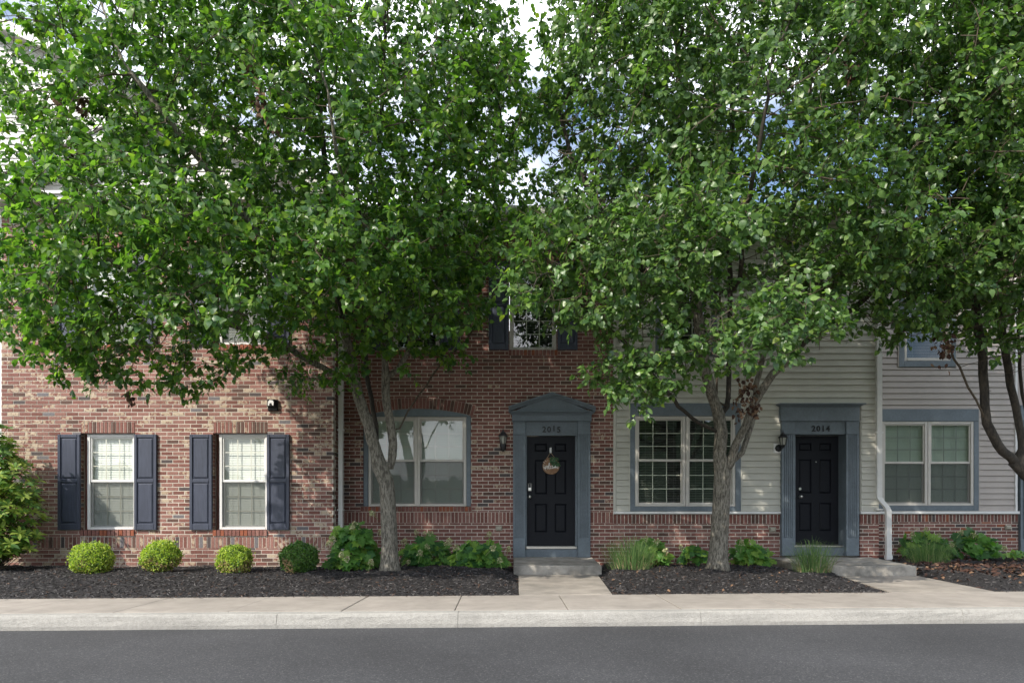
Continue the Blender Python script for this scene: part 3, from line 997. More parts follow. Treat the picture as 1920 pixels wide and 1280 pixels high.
# wide double window with slate-blue side trim
for a, b in ((681, 690), (874.5, 883)):
    tb = MB(); tb.bbox(XW(a, YB) + .003, XW(b, YB) - .002, YB + .004, YB + .1, wA[2] + .002, wA[3] - .002); tb.build('window_trim', M_BLUE, h15)
for a, b in ((690, 782), (782, 874.5)):
    sash_window(h15, YB, XW(a, YB) + .001, XW(b, YB) - .001, wA[2] + .004, wA[3] - .006, frame=.050, recess=.03, mun=M_VINYL, glass=M_GLASS_SOFT,
                blind=('closed', M_BLIND_P))
for i, w in enumerate(W15):
    sash_window(h15, YB, w[0] + .004, w[1] - .004, w[2] + .003, w[3] - .004, frame=.05, recess=.05, mun=M_MUNTIN, blind=('open', M_BLIND_G), screen=False)
    for a, b in ((w[0] - .375, w[0] - .012), (w[1] + .012, w[1] + .375)):
        shutter(h15, YB, a, b, w[2] - .005, w[3])
def six_panel_door(house, x0, x1, z0, z1, Y, surround_label):
    """stile-and-rail door with six raised panels"""
    cols_ = [(.165, .42), (.58, .82)]
    rows_ = [(.125, .385), (.472, .785), (.862, .935)]
    W_, H_ = x1 - x0, z1 - z0
    mb = MB(); xs_ = [0, cols_[0][0], cols_[0][1], cols_[1][0], cols_[1][1], 1]
    for i in (0, 2, 4): mb.box(x0 + xs_[i] * W_, x0 + xs_[i + 1] * W_, Y, Y + .045, z0, z1)
    zs = [0] + [v for r in rows_ for v in r] + [1]
    for c in cols_:
        for j in (0, 2, 4, 6):
            mb.box(x0 + c[0] * W_, x0 + c[1] * W_, Y + .0005, Y + .0445, z0 + zs[j] * H_, z0 + zs[j + 1] * H_)
    d = mb.build('door', M_DOOR, house)
    for c in cols_:
        for r in rows_:
            p = MB(); a, b, e, f = x0 + c[0] * W_, x0 + c[1] * W_, z0 + r[0] * H_, z0 + r[1] * H_
            q = .032
            p.v += [(a, Y + .001, e), (b, Y + .001, e), (b, Y + .001, f), (a, Y + .001, f)]
            g0 = .012
            p.v += [(a + g0, Y + .020, e + g0), (b - g0, Y + .020, e + g0), (b - g0, Y + .020, f - g0), (a + g0, Y + .020, f - g0)]
            p.v += [(a + q, Y + .006, e + q), (b - q, Y + .006, e + q), (b - q, Y + .006, f - q), (a + q, Y + .006, f - q)]
            for s in (0, 4):
                p.f += [(s + j, s + (j + 1) % 4, s + 4 + (j + 1) % 4, s + 4 + j) for j in range(4)]
            p.f.append((8, 9, 10, 11)); p.m += [0] * 9
            p.build('panel', M_DOOR, d)
    return d
def fluted_pilaster(house, parent, x0, x1, z0, z1, Y, Yw, cap_z, flute_top, flute_bot):
    mb = MB(); n = 5
    mb.bbox(x0, x1, Y, Yw, flute_top, z1, .005)
    mb.bbox(x0, x1, Y - .004, Yw, z0, flute_bot, .006)
    m_ = (x1 - x0) * .16
    fw = (x1 - x0 - 2 * m_) / (2 * n - 1)
    mb.box(x0, x0 + m_, Y, Yw, flute_bot, flute_top); mb.box(x1 - m_, x1, Y, Yw, flute_bot, flute_top)
    mb.box(x0 + m_, x1 - m_, Y + .018, Yw, flute_bot, flute_top)
    for i in range(n - 1):
        a = x0 + m_ + fw * (2 * i + 1)
        mb.box(a, a + fw, Y + .0005, Y + .0185, flute_bot, flute_top)
    mb.bbox(x0 - .008, x1 + .008, Y - .012, Yw, cap_z - .012, cap_z + .004, .004)
    mb.bbox(x0 - .004, x1 + .004, Y - .007, Yw, flute_top + .010, flute_top + .022, .003)
    return mb.build('pilaster', M_BLUE, parent)
def number_plate(house, parent_name, x0, x1, z0, z1, Y, digits, size, lift, dep=.155):
    mb = MB(); mb.box(x0, x1, Y, Y + dep, z0, z1)
    o = mb.build(parent_name, M_BLUE, house)
    n = len(digits)
    cx = (x0 + x1) / 2
    for i, ch in enumerate(digits):
        me = glyph_mesh(ch, size, .006)
        me.materials.clear(); me.materials.append(M_BLACK)
        d = link('digit', me, (cx + (i - (n - 1) / 2) * size * .61, Y - .008, z0 + (z1 - z0) * .40 - size * .30 + lift[i]), o)
        d.rotation_euler = (R(90), 0, 0)
        d['label'] = 'black house numeral ' + ch
    return o

YP = YB - .06            # pilaster face
ds = MB()
ds.box(XW(985, YB), XW(1084, YB), YB + .02, YB + .16, ZW(1044, YB), ZW(1029, YB))
srd = ds.build('door_surround', M_BLUE, h15)
th = MB(); th.bbox(XW(986, YB) + .002, XW(1082, YB), YB - .0, YB + .15, ZW(1028.6, YB), ZW(1024, YB), .006); th.build('threshold', M_CHROME, srd)
zs_top = ZW(778, YP)
fluted_pilaster(h15, srd, XW(962, YP), XW(985, YP), ZW(1044.5, YP), ZW(789, YP), YP, YB + .15, ZW(791, YP), ZW(815, YP), ZW(1008, YP))
fluted_pilaster(h15, srd, XW(1083.5, YP), XW(1107, YP), ZW(1044.5, YP), ZW(789, YP), YP, YB + .15, ZW(791, YP), ZW(815, YP), ZW(1008, YP))
fz = MB(); fz.bbox(XW(960, YP), XW(1109, YP), YP - .015, YB + .15, ZW(789, YP), ZW(777.5, YP), .005); fz.build('frieze', M_BLUE, srd)
cn = MB()
Yc = YP - .07
for k, (a, b, pr) in enumerate(((777.5, 775.2, .02), (775.1, 773.2, .045), (773.1, 771.2, .075))):
    cn.bbox(XW(959 - k * 2.6, YP), XW(1110 + k * 2.6, YP), YP - pr, YB + .05, ZW(a, YP), ZW(b, YP), .003)
cn.build('cornice', M_BLUE, srd)
apx, apz = XW(1034.7, YP), ZW(736, YP)
lxp, rxp, bzp = XW(953.5, YP), XW(1116, YP), ZW(771, YP)
ty = MB(); ty.prism([(lxp + .1, bzp), (rxp - .1, bzp), (apx, apz - .03)], YP - .012, YB + .04); ped = ty.build('pediment', M_BLUE, srd)
for sgn, ex in ((-1, lxp), (1, rxp)):
    for th0, th1, pr in ((0, .035, .085), (.036, .062, .062), (.063, .082, .04)):
        m_ = MB()
        pts = [(ex, bzp - th1 + .05), (apx, apz - th1), (apx, apz - th0), (ex, bzp + .05 - th0 - .0)]
        pts = [(ex, bzp + .004 + .05 * 0 + (.082 - th1)), (apx, apz - th1 + .0), (apx, apz - th0), (ex, bzp + .004 + (.082 - th0))]
        sl = (apz - (bzp + .004 + .082)) / (apx - ex)
        pts = [(ex, bzp + .002 + (.082 - th1)), (apx, apz - th1), (apx, apz - th0), (ex, bzp + .002 + (.082 - th0))]
        if sgn > 0: pts = pts[::-1]
        m_.prism(pts, YP - pr, YB + .03)
        m_.build('rake_moulding', M_BLUE, srd)
number_plate(h15, 'number_panel', XW(985, YP) + .0005, XW(1083, YB), ZW(816, YB), ZW(789.5, YB), YB + .0, '2015', .145, (0, 0, .018, -.004))
jm = MB()
jm.box(XW(985, YP) + .0005, XW(988, YB), YB + .02, YB + .16, ZW(1023.5, YB), ZW(816.5, YB)); jm.box(XW(1079, YB), XW(1083.4, YB), YB + .02, YB + .16, ZW(1023.5, YB), ZW(816.5, YB))
jm.build('door_jamb', M_BLUE, srd)
d15x0, d15x1, d15z0, d15z1 = XW(988, YB) + .001, XW(1079, YB) - .001, ZW(1023.5, YB), ZW(816.5, YB) - .002
YD = YB + .10
d15 = six_panel_door(h15, d15x0, d15x1, d15z0, d15z1, YD, '')
kp = MB(); c = PW(993.2, 913, YD); kp.bbox(c.x - .036, c.x + .036, YD - .028, YD - .001, c.z - .072, c.z + .072, .012)
kpo = kp.build('keypad_lock', M_CHROME, d15)
def keypad_black(parent):
    pass
kn = MB(); c = PW(993, 931, YD); kn.lathe((c.x, YD, c.z), [(.033, .0), (.033, .006), (.012, .010), (.012, .03), (.026, .045), (.030, .058), (.024, .072), (.008, .078)], 20, axis='y')
kn.build('knob', M_CHROME, d15, smooth=True)
ks = MB(); c = PW(993.2, 910.5, YD); ks.box(c.x - .022, c.x + .022, YD - .031, YD - .0285, c.z - .032, c.z + .042); ks.build('keypad_face', M_BLACK, d15)
# eave
gutter_run(h15, lx1 + .33, XW(1150, YB) , 12.0, H + 5.17, H + 5.30, YB)
fb = MB(); fb.bbox(mx0, mx1, YB - .04, YB + .1, ZW(440, YB), H + 5.165); fb.build('frieze_board', M_SOFFIT, h15)
rf = MB(); rf.prism([(0, 0), (1, 0), (1, .1), (0, .1)], 0, 1); 
def low_roof(house, x0, x1, y0, z0, y1, pitch):
    mb = MB(); z1 = z0 + (y1 - y0) * pitch
    mb.v += [(x0, y0, z0), (x1, y0, z0), (x1, y1, z1), (x0, y1, z1), (x0, y0, z0 + .05), (x1, y0, z0 + .05), (x1, y1, z1 + .05), (x0, y1, z1 + .05)]
    mb.f += [(3, 2, 1, 0), (4, 5, 6, 7), (0, 1, 5, 4), (1, 2, 6, 5), (2, 3, 7, 6), (3, 0, 4, 7)]; mb.m += [0] * 6
    mb.build('roof', M_ROOF, house)
low_roof(h15, lx1 + .36, XW(1150, YB), 12.05, H + 5.25, 18.5, .28)

# ---------------- 2014: sage grey siding over a brick base
h14 = thing('siding_townhouse', (XW(1450, YB), YB, .3), 'pale grey clapboard house over a brick base with the door numbered 2014', 'house', 'attached townhouses in one row')
sx0, sx1 = XW(1150, YB), XW(1648, YB)
capz0, capz1 = ZW(963, YB), ZW(958.5, YB)
w14 = (XW(1181, YB), XW(1388, YB), ZW(958, YB), ZW(756, YB))
d14 = (XW(1465, YB), XW(1612, YB), .1, ZW(760, YB))
u14 = (XW(1228, YB), XW(1343, YB), ZW(668, YB), ZW(478, YB))
frame14 = (XW(1190, YB), XW(1378, YB), ZW(949, YB), ZW(780, YB))
wall14 = wall_back(h14, YB + .002, sx0, sx1, capz0, H + 5.2, [frame14, d14, (XW(1238, YB), XW(1333, YB), ZW(660, YB), ZW(497, YB))], M_SIDING, grow=.003)
siding(h14, wall14, YB, sx0 + .05, sx1 - .01, capz1 + .003, H + 5.16, [w14, (d14[0] - .02, d14[1] + .02, d14[2], d14[3] + .03), u14], M_SIDING, .1155)
ct = MB(); ct.bbox(sx0 - .004, sx0 + .045, YB - .034, YB + .02, capz1, H + 5.16); ct.build('corner_trim', M_SIDING, h14)
base14 = wall_back(h14, YB + .006, sx0, sx1, .05, capz0 - .002, [d14], M_MORTAR, name='base_wall')
bb = Bricks(base14, YB + .006, pick_base, view_score(965, 1030, 1420))
bb.field(sx0, sx1, .05, ZW(981.5, YB), [d14])
for a, b in ((sx0, d14[0]), (d14[1], sx1)): bb.soldiers(a, b, ZW(981.5, YB) + .004, capz0 - .008, mis=(0, 1, 1, 0, 3))
bb.finish()
cp = MB()
for a, b in ((sx0, d14[0]), (d14[1], sx1)): cp.bbox(a, b, YB - .045, YB + .02, capz0, capz1, .006)
cp.build('cap_strip', M_WHITE, h14)
def trim_frame(house, Y, o, i, head_extra=True):
    mb = MB(); f = Y - .038
    mb.bbox(o[0], i[0], f, Y + .02, o[2], i[3], .004); mb.bbox(i[1], o[1], f, Y + .02, o[2], i[3], .004)
    mb.bbox(i[0], i[1], f + .001, Y + .02, o[2], i[2], .004)
    mb.bbox(o[0], o[1], f - .003, Y + .02, i[3] + .001, o[3], .004)
    mb.build('window_trim', M_BLUE, house)
    rr = MB(); rr.box(o[0] - .018, o[0] - .001, Y - .036, Y + .01, o[2], o[3]); rr.box(o[1] + .001, o[1] + .018, Y - .036, Y + .01, o[2], o[3])
    rr.box(o[0] - .018, o[1] + .018, Y - .036, Y + .01, o[3] + .001, o[3] + .018)
    rr.build('siding_channel', M_SIDING if house is h14 else M_SIDING_T, house)
trim_frame(h14, YB, w14, frame14)
xm = XW(1285, YB)
for a, b in ((frame14[0], xm - .002), (xm + .002, frame14[1])):
    sash_window(h14, YB, a + .002, b - .002, frame14[2] + .002, frame14[3] - .002, frame=.052, recess=-.030, mun=M_MUNTIN, blind=('open', M_BLIND_D), screen=False)
iu = (XW(1238, YB), XW(1333, YB), ZW(660, YB), ZW(497, YB))
trim_frame(h14, YB, u14, iu)
sash_window(h14, YB, iu[0] + .002, iu[1] - .002, iu[2] + .002, iu[3] - .002, frame=.05, recess=-.03, mun=M_MUNTIN, blind=('open', M_BLIND_G), screen=False)
sr = MB(); sr.box(XW(1490, YB) , XW(1586, YB), YB + .02, YB + .28, ZW(1041, YB), ZW(1026, YB)); sr4 = sr.build('door_surround', M_BLUE, h14)
th = MB(); th.bbox(XW(1490, YB) + .002, XW(1586, YB) - .002, YB + .03, YB + .26, ZW(1025.6, YB), ZW(1022, YB), .006); th.build('threshold', M_CHROME, sr4)
YQ = YB - .085
fluted_pilaster(h14, sr4, XW(1466, YQ), XW(1490, YQ), ZW(1041.5, YQ), ZW(789, YQ), YQ, YB + .22, ZW(790.5, YQ), ZW(814, YQ), ZW(1008, YQ))
fluted_pilaster(h14, sr4, XW(1587, YQ), XW(1611, YQ), ZW(1041.5, YQ), ZW(789, YQ), YQ, YB + .22, ZW(790.5, YQ), ZW(814, YQ), ZW(1008, YQ))
fz = MB(); fz.bbox(XW(1463, YQ), XW(1611.5, YQ), YQ - .014, YB + .2, ZW(789, YQ), ZW(762.3, YQ), .005); fz.build('frieze', M_BLUE, sr4)
cn = MB()
for k, (a, b, pr) in enumerate(((762.2, 760.6, .035), (760.5, 759, .07), (758.9, 756.8, .11))):
    cn.bbox(XW(1463 - k * 2.4, YQ), XW(1612 + k * 3.4, YQ), YQ - pr, YB + .03, ZW(a, YQ), ZW(b, YQ), .003)
cn.build('cornice', M_BLUE, sr4)
number_plate(h14, 'number_panel', XW(1490, YQ) + .0005, XW(1587, YB), ZW(814, YB), ZW(789.5, YB), YB - .04, '2014', .145, (0, 0, 0, 0), dep=.30)
jm = MB(); jm.box(XW(1490, YQ) + .0005, XW(1491.5, YB), YB + .0, YB + .28, ZW(1021.5, YB), ZW(814.5, YB)); jm.box(XW(1586, YB), XW(1590, YB), YB + .0, YB + .28, ZW(1021.5, YB), ZW(814.5, YB))
jm.build('door_jamb', M_BLUE, sr4)
YD4 = YB + .22
d4 = six_panel_door(h14, XW(1491.6, YB) + .001, XW(1586, YB) - .001, ZW(1021.5, YB), ZW(814.6, YB), YD4, '')
for py, r_ in ((916, .030), (930.5, .028)):
    kn = MB(); c = PW(1492.5 + (.0 if py < 920 else .8), py, YD4); c.x += .07
    prof = [(r_, .0), (r_, .008), (r_ * .8, .016)] if py < 920 else [(.031, 0), (.031, .006), (.012, .010), (.012, .03), (.026, .045), (.029, .058), (.022, .070), (.007, .076)]
    kn.lathe((c.x, YD4, c.z), prof, 18, axis='y'); kn.build('deadbolt' if py < 920 else 'knob', M_CHROME, d4, smooth=py > 920)
ph = MB(); c = PW(1530, 865.5, YD4); ph.lathe((c.x, YD4, c.z), [(.010, 0), (.009, .006)], 10, axis='y'); ph.build('peephole', M_CHROME, d4)
gutter_run(h14, XW(1150, YB) + .001, sx1 + .3, 12.0, H + 5.17, H + 5.30, YB)
low_roof(h14, XW(1150, YB), sx1 + .3, 12.05, H + 5.25, 18.5, .28)
dxs = XW(1648, YB - .05)
downspout(h14, [(dxs, YB - .045, H + 5.17), (dxs, YB - .045, ZW(932, YB)), (dxs + .03, YB - .06, ZW(938, YB)), (dxs + .11, YB - .10, ZW(950, YB)), (dxs + .135, YB - .11, ZW(957, YB)), (dxs + .14, YB - .11, ZW(1048, YB))], w=.092, d=.07,
          label='white downspout bending out over the brick base')
cu_ = MB(); cu_.box(dxs + .14 - .054, dxs + .14 + .054, YB - .152, YB - .066, ZW(1046, YB), ZW(1040, YB)); cu_.build('downspout_boot', M_WHITE, h14)

# ---------------- house on the right, set back, taupe siding
hR = thing('siding_townhouse', (XW(1780, YR), YR, .3), 'taupe clapboard house set back at the right end of the row', 'house', 'attached townhouses in one row')
rx0, rx1 = XW(1618, YR), XW(1904, YR)
rc0, rc1 = ZW(963, YR), ZW(958, YR)
fR = (XW(1652, YR), XW(1824, YR), ZW(947.5, YR), ZW(790, YR)); oR = (XW(1643, YR), XW(1833, YR), ZW(957, YR), ZW(767, YR))
fU = (XW(1694, YR), XW(1781, YR), ZW(677, YR), ZW(530, YR)); oU = (XW(1684, YR), XW(1790, YR), ZW(688, YR), ZW(518, YR))
wallR = wall_back(hR, YR + .002, rx0, rx1, rc0, ZW(470, YR), [fR, fU], M_SIDING_T, grow=.003)
siding(hR, wallR, YR, rx0, rx1 - .03, rc1 + .003, ZW(470, YR), [oR, oU], M_SIDING_T, .1163)
cpR = MB(); cpR.bbox(rx1 - .028, rx1 + .02, YR - .036, YR + .02, rc1 + .001, ZW(470, YR)); cpR.build('corner_trim', M_WHITE, hR)
cpS = MB(); cpS.bbox(rx0, rx1 + .06, YR - .045, YR + .02, rc0, rc1, .006); cpS.build('cap_strip', M_WHITE, hR)
baseR = wall_back(hR, YR + .006, rx0, rx1 + .06, .05, rc0 - .002, [], M_MORTAR, name='base_wall')
bR = Bricks(baseR, YR + .006, pick_right, view_score(965, 1030, 1790))
bR.field(rx0, rx1 + .06, .05, ZW(978, YR), [])
bR.soldiers(rx0, rx1 + .06, ZW(978, YR) + .004, rc0 - .008)
bR.finish()
trim_frame(hR, YR, oR, fR); trim_frame(hR, YR, oU, fU)
xm = XW(1738, YR)
for a, b in ((fR[0], xm - .002), (xm + .002, fR[1])):
    sash_window(hR, YR, a + .002, b - .002, fR[2] + .002, fR[3] - .002, frame=.055, recess=-.03, mun=M_BLIND_D, blind=('closed', M_BLIND_S))
sash_window(hR, YR, fU[0] + .002, fU[1] - .002, fU[2] + .002, fU[3] - .002, frame=.05, recess=-.03, mun=None, blind=('open', M_BLIND_D), screen=False)
pl = MB()
dsr = MB(); dsr.bbox(XW(1906.5, YR) + .04, XW(1990, YR), YR - .06, YR + .1, ZW(790, YR), ZW(760, YR)); dsr_o = dsr.build('door_surround', M_BLUE, hR)
fluted_pilaster(hR, dsr_o, rx1 + .066, rx1 + .33, ZW(1040, YR), ZW(790.5, YR), YR - .05, YR + .15, ZW(792, YR), ZW(816, YR), ZW(1010, YR))
six_panel_door(hR, rx1 + .36, rx1 + 1.28, ZW(1025, YR), ZW(816, YR), YR + .12, '')
fill = MB(); fill.box(rx1 + .06, rx1 + 3.5, YR + .2, YR + .3, .05, ZW(470, YR)); fill.build('porch_wall', M_SIDING_T, hR)
ug = MB(); ug.box(rx0 - .3, rx1 + 3.5, YR - .42, YR - .30, ZW(470, YR) - .0, ZW(470, YR) + .12); ug.build('gutter', M_GUTTER, hR)
us = MB(); us.box(rx0 - .3, rx1 + 3.5, YR - .30, YR + .2, ZW(470, YR) + .0, ZW(470, YR) + .03); us.build('soffit', M_SOFFIT, hR)
low_roof(hR, sx1 + .31, rx1 + 3.5, YR - .38, ZW(470, YR) + .1, 18.5, .25)
for hh, a, b, y in ((hL, lx0, lx1, YL), (h15, lx1 + .02, sx0 - .005, YB), (h14, sx0, sx1, YB), (hR, sx1 + .02, rx1 + 3.5, YR)):
    rwl = MB(); rwl.box(a, b, 18.0, 18.2, 0, 5.9)
    if hh is hL: rwl.box(a, a + .1, y + .3, 18.0, 0, 5.9)
    if hh is h14: rwl.box(b - .1, b, y + .15, 18.0, 0, 5.9)
    rwl.build('rear_wall', M_SIDING if hh is not hL else M_SIDING_W, hh)

# ================================================================== SMALL FITTINGS
def lantern(px, py_tip, py_bot, Y, label, on_plate=False):
    c = PW(px, py_bot, Y)
    s = (py_bot - py_tip) / F * Y          # full height
    t = thing('wall_lantern', (c.x, Y, c.z), label, 'lantern', 'coach lanterns beside the front doors')
    z = lambda f: c.z + s * f
    yo = Y - .10 if not on_plate else Y - .12
    X_ = c.x
    b = MB()
    if on_plate:
        b.lathe((X_, yo, z(.0)), [(.012, .0), (.02, .012), (.038, .03), (.045, .045), (.05, .05)], 6)
    else:
        b.lathe((X_, yo, z(.0)), [(.010, 0), (.028, .015), (.045, .03), (.05, .06), (.058, .10), (.058, s * .30), (.055, s * .32)], 6)
    b.build('base', M_BLACK, t)
    g0, g1 = (z(.32), z(.66)) if not on_plate else (z(.14), z(.55))
    r0, r1 = .046, .068
    gl = MB(); gl.lathe((X_, yo, g0), [(r0, 0), (r1, g1 - g0)], 6); gl.build('glass', M_LAMPGLASS, t)
    cg = MB()
    for k in range(6):
        a = 2 * math.pi * k / 6
        cg.tube([(X_ + (r0 + .003) * math.cos(a), yo + (r0 + .003) * math.sin(a), g0), (X_ + (r1 + .003) * math.cos(a), yo + (r1 + .003) * math.sin(a), g1)], .006, 5)
    cg.build('cage', M_BLACK, t)
    bu = MB(); bu.lathe((X_, yo, g0 + .01), [(.016, 0), (.02, .05), (.02, (g1 - g0) * .8), (.006, (g1 - g0) * .9)], 10); bu.build('lamp_tube', M_BULB, t, smooth=True)
    ro = MB(); ro.lathe((X_, yo, g1), [(.094, -.004), (.094, .004), (.060, .030), (.050, .055), (.022, .085), (.010, .10), (.011, .115), (.004, .125), (.003, z(1) - g1)], 6); ro.build('roof', M_BLACK, t)
    ar = MB()
    if on_plate:
        ar.tube([(X_ - .03, Y - .01, z(.02)), (X_ - .03, Y - .06, z(-.05)), (X_ - .01, yo, z(-.02)), (X_, yo, z(.03))], [.018, .016, .013, .013], 8)
        ar.lathe((X_ - .045, Y - .02, z(.0)), [(.068, 0), (.068, .014), (.04, .03)], 8, axis='y')
        ar.build('bracket', M_BLACK, t)
        p = MB(); p.bbox(X_ - .125, X_ + .035, Y - .02, Y + .01, z(0) - .085, z(0) + .085, .01); p.build('mounting_block', M_WHITE, t)
    else:
        ar.lathe((X_, Y, z(.16)), [(.05, 0), (.05, .02), (.02, .03), (.02, .06)], 8, axis='y'); ar.build('bracket', M_BLACK, t)
    return t
lantern(943.3, 803, 847, YB - .008, 'black coach lantern on the brick wall beside the 2015 door')
lantern(1463.5, 806, 840, YB - .03, 'black coach lantern on a white block beside the 2014 door', True)

fl = thing('flood_light', PW(513, 760, YL), 'small black flood light on the brick wall above the second shuttered window', 'light')
c = PW(513, 760, YL)
q = MB(); q.bbox(c.x - .085, c.x + .085, YL - .06, YL - .008, c.z - .095, c.z + .095, .012); q.build('back_box', M_BLACK, fl)
q = MB(); q.bbox(c.x - .075, c.x + .055, YL - .11, YL - .062, c.z - .035, c.z + .095, .014); q.build('housing', M_BLACK, fl)
q = MB()
q.prism([(c.x - .058, c.z - .012), (c.x - .038, c.z - .02), (c.x - .03, c.z + .02), (c.x + .0, c.z + .03), (c.x + .018, c.z - .015), (c.x + .036, c.z - .012), (c.x + .04, c.z + .045), (c.x + .02, c.z + .075), (c.x - .03, c.z + .08), (c.x - .055, c.z + .05)], YL - .114, YL - .111)
q.build('reflector', M_WHITE, fl)

for px, py, Y, lab in ((935.5, 990, YB, 'tan outdoor outlet cover on brick left of the 2015 door'), (1448, 992, YB, 'tan outdoor outlet cover on the brick base left of the 2014 door'),
                       (1889, 988, YR, 'small grey outlet box on the brick base at the far right')):
    c = PW(px, py, Y)
    t = thing('outlet_cover', c, lab, 'outlet', 'outlet covers on the brick bases')
    q = MB(); q.bbox(c.x - .06, c.x + .06, Y - .035, Y - .004, c.z - .045, c.z + .045, .01); q.build('box', mat('outlet_tan', (.30, .27, .21), .6, .1, 8), t)
    q = MB(); q.bbox(c.x - .045, c.x + .045, Y - .046, Y - .036, c.z - .032, c.z + .032, .008); q.build('lid', mat('outlet_lid', (.36, .33, .26), .5, .1, 8), t)

# round wooden welcome sign on the 2015 door
wc = PW(1033.3, 873, YD - .03)
ws = thing('welcome_sign', wc, 'round wooden welcome sign with greenery hanging on the dark door', 'sign')
q = MB(); q.lathe((wc.x, YD - .010, wc.z), [(.155, 0), (.158, .004), (.158, .014), (.154, .018)], 40, axis='y')
q.build('disc', mat('sign_wood', (.235, .125, .065), .7, .35, 22, col2=(.40, .27, .17), mixlo=.5, mixhi=.72, stretch=(.5, 1, 3)), ws)
hk = MB(); c = PW(1032.2, 844, YD); hk.bbox(c.x - .020, c.x + .020, YD - .02, YD - .001, c.z - .045, c.z + .05, .006); hk.box(c.x - .014, c.x + .014, YD - .04, YD - .02, c.z - .05, c.z - .035)
hk.build('hook', M_WHITE, ws)
cd = MB()
for sg in (-1, 1): cd.tube([(c.x, YD - .03, c.z - .04), (wc.x + sg * .082, YD - .026, wc.z + .132)], .0045, 6)
cd.build('cord', mat('jute_cord', (.36, .25, .15), .9), ws)
lf = MB()
for i in range(150):
    a = rng.uniform(-.35, 2.0); r_ = rng.uniform(.02, .155)
    bx, bz = wc.x + .02 + r_ * math.cos(a) * .95, wc.z + .02 + r_ * math.sin(a) * .85
    an = rng.uniform(0, 6.28); L = rng.uniform(.022, .045); w = L * .28
    d = Vector((math.cos(an), rng.uniform(-.5, .2), math.sin(an))); p = Vector((bx, YD - .030 - rng.uniform(0, .03), bz))
    n_ = Vector((-math.sin(an), 0, math.cos(an)))
    lf.face([tuple(p), tuple(p + d * L * .5 + n_ * w), tuple(p + d * L), tuple(p + d * L * .5 - n_ * w)], rng.choice((0, 0, 1)))
lf.build('greenery', [leafmat('sign_leaf', (.02, .085, .02)), leafmat('sign_leaf_pale', (.05, .14, .05))], ws, kind='stuff')
bw = MB()
for i in range(7):
    a = R(100) + i * .32; p = Vector((wc.x + .125 * math.cos(a), YD - .032, wc.z + .12 * math.sin(a)))
    bw.tube([p, p + Vector((-.035 * math.cos(a * 2.3), -.015, .03 * math.sin(a * 3)))], [.010, .004], 5)
bw.build('ribbon', mat('ribbon_cream', (.52, .45, .38), .8), ws)
# hand-lettered "welcome": one stroke per letter
S = {'w': [(0, .5), (.12, .05), (.25, .42), (.4, .05), (.55, .55), (.62, .5)],
     'e': [(0, .25), (.28, .32), (.28, .48), (.12, .5), (.05, .25), (.18, .03), (.40, .15)],
     'l': [(0, .15), (.22, .75), (.14, .98), (.04, .6), (.10, .03), (.28, .12)],
     'c': [(.32, .42), (.18, .5), (.05, .27), (.16, .03), (.36, .14)],
     'o': [(.18, .5), (.05, .27), (.18, .03), (.34, .25), (.2, .5), (.40, .40)],
     'm': [(0, .05), (.05, .48), (.10, .1), (.22, .5), (.27, .08), (.40, .5), (.46, .06), (.58, .16)]}
adv = {'w': .66, 'e': .42, 'l': .32, 'c': .40, 'o': .44, 'm': .62}
tot = sum(adv[c_] for c_ in 'welcome'); sc_ = .275 / tot
cx_ = -.1375
for ch in 'welcome':
    pts = S[ch]
    q = MB()
    pl_ = []
    for i in range(len(pts) - 1):
        p0 = pts[max(i - 1, 0)]; p1 = pts[i]; p2 = pts[i + 1]; p3 = pts[min(i + 2, len(pts) - 1)]
        for t in np.linspace(0, 1, 5)[:-1]:
            f = lambda k: .5 * (2 * p1[k] + (p2[k] - p0[k]) * t + (2 * p0[k] - 5 * p1[k] + 4 * p2[k] - p3[k]) * t * t + (3 * p1[k] - p0[k] - 3 * p2[k] + p3[k]) * t ** 3)
            pl_.append((f(0), f(1)))
    pl_.append(pts[-1])
    P3 = [(wc.x + cx_ + x * sc_, YD - .034, wc.z - .062 + x * .006 + y * sc_ * 1.35 + (cx_ + .1375) * .07) for x, y in pl_]
    q.tube(P3, .0048, 6)
    q.build('letter', mat('letter_white', (.85, .85, .83), .5), ws)['label'] = 'white script letter ' + ch
    cx_ += adv[ch] * sc_

# ================================================================== MULCH BEDS
def sstep(a, b, t):
    t = np.clip((t - a) / (b - a), 0, 1); return t * t * (3 - 2 * t)
def back_y(x):
    return np.where(x < lx1, YL + .1, np.where(x < sx1, YB + .1, YR + .1))
def p_edge(P, i0, i1):
    (x0, y0), (x1, y1) = P[i0], P[i1]
    return lambda y: x0 + (x1 - x0) * (y - y0) / (y1 - y0)
e1L, e1R = p_edge(P1, 0, 3), p_edge(P1, 1, 2)
e2L, e2R = p_edge(P2, 0, 3), p_edge(P2, 1, 2)
stepL = lambda y, e, s, yf: np.where(y < yf, e(y), s)
def bed_bounds(k, y):
    if k == 0: return np.full_like(y, -11.0), np.where(y < 11.17, e1L(y), XW(963, 11.17)) - .004
    if k == 1: return np.where(y < 11.17, e1R(y), XW(1128, 11.17)) + .004, np.where(y < 10.92, e2L(y), 4.72) - .004
    return np.where(y < 10.92, e2R(y), 6.47 + (y - 10.92) * .07) + .004, np.full_like(y, 13.0)
def hnoise(x, y):
    return (np.sin(x * 5.1 + y * 2.3) * .010 + np.sin(x * 11.7 - y * 8.1 + 1) * .007 + np.sin(x * 2.1 + y * 4.7 + 2) * .012
            + np.sin(x * 23 + y * 19) * .004)
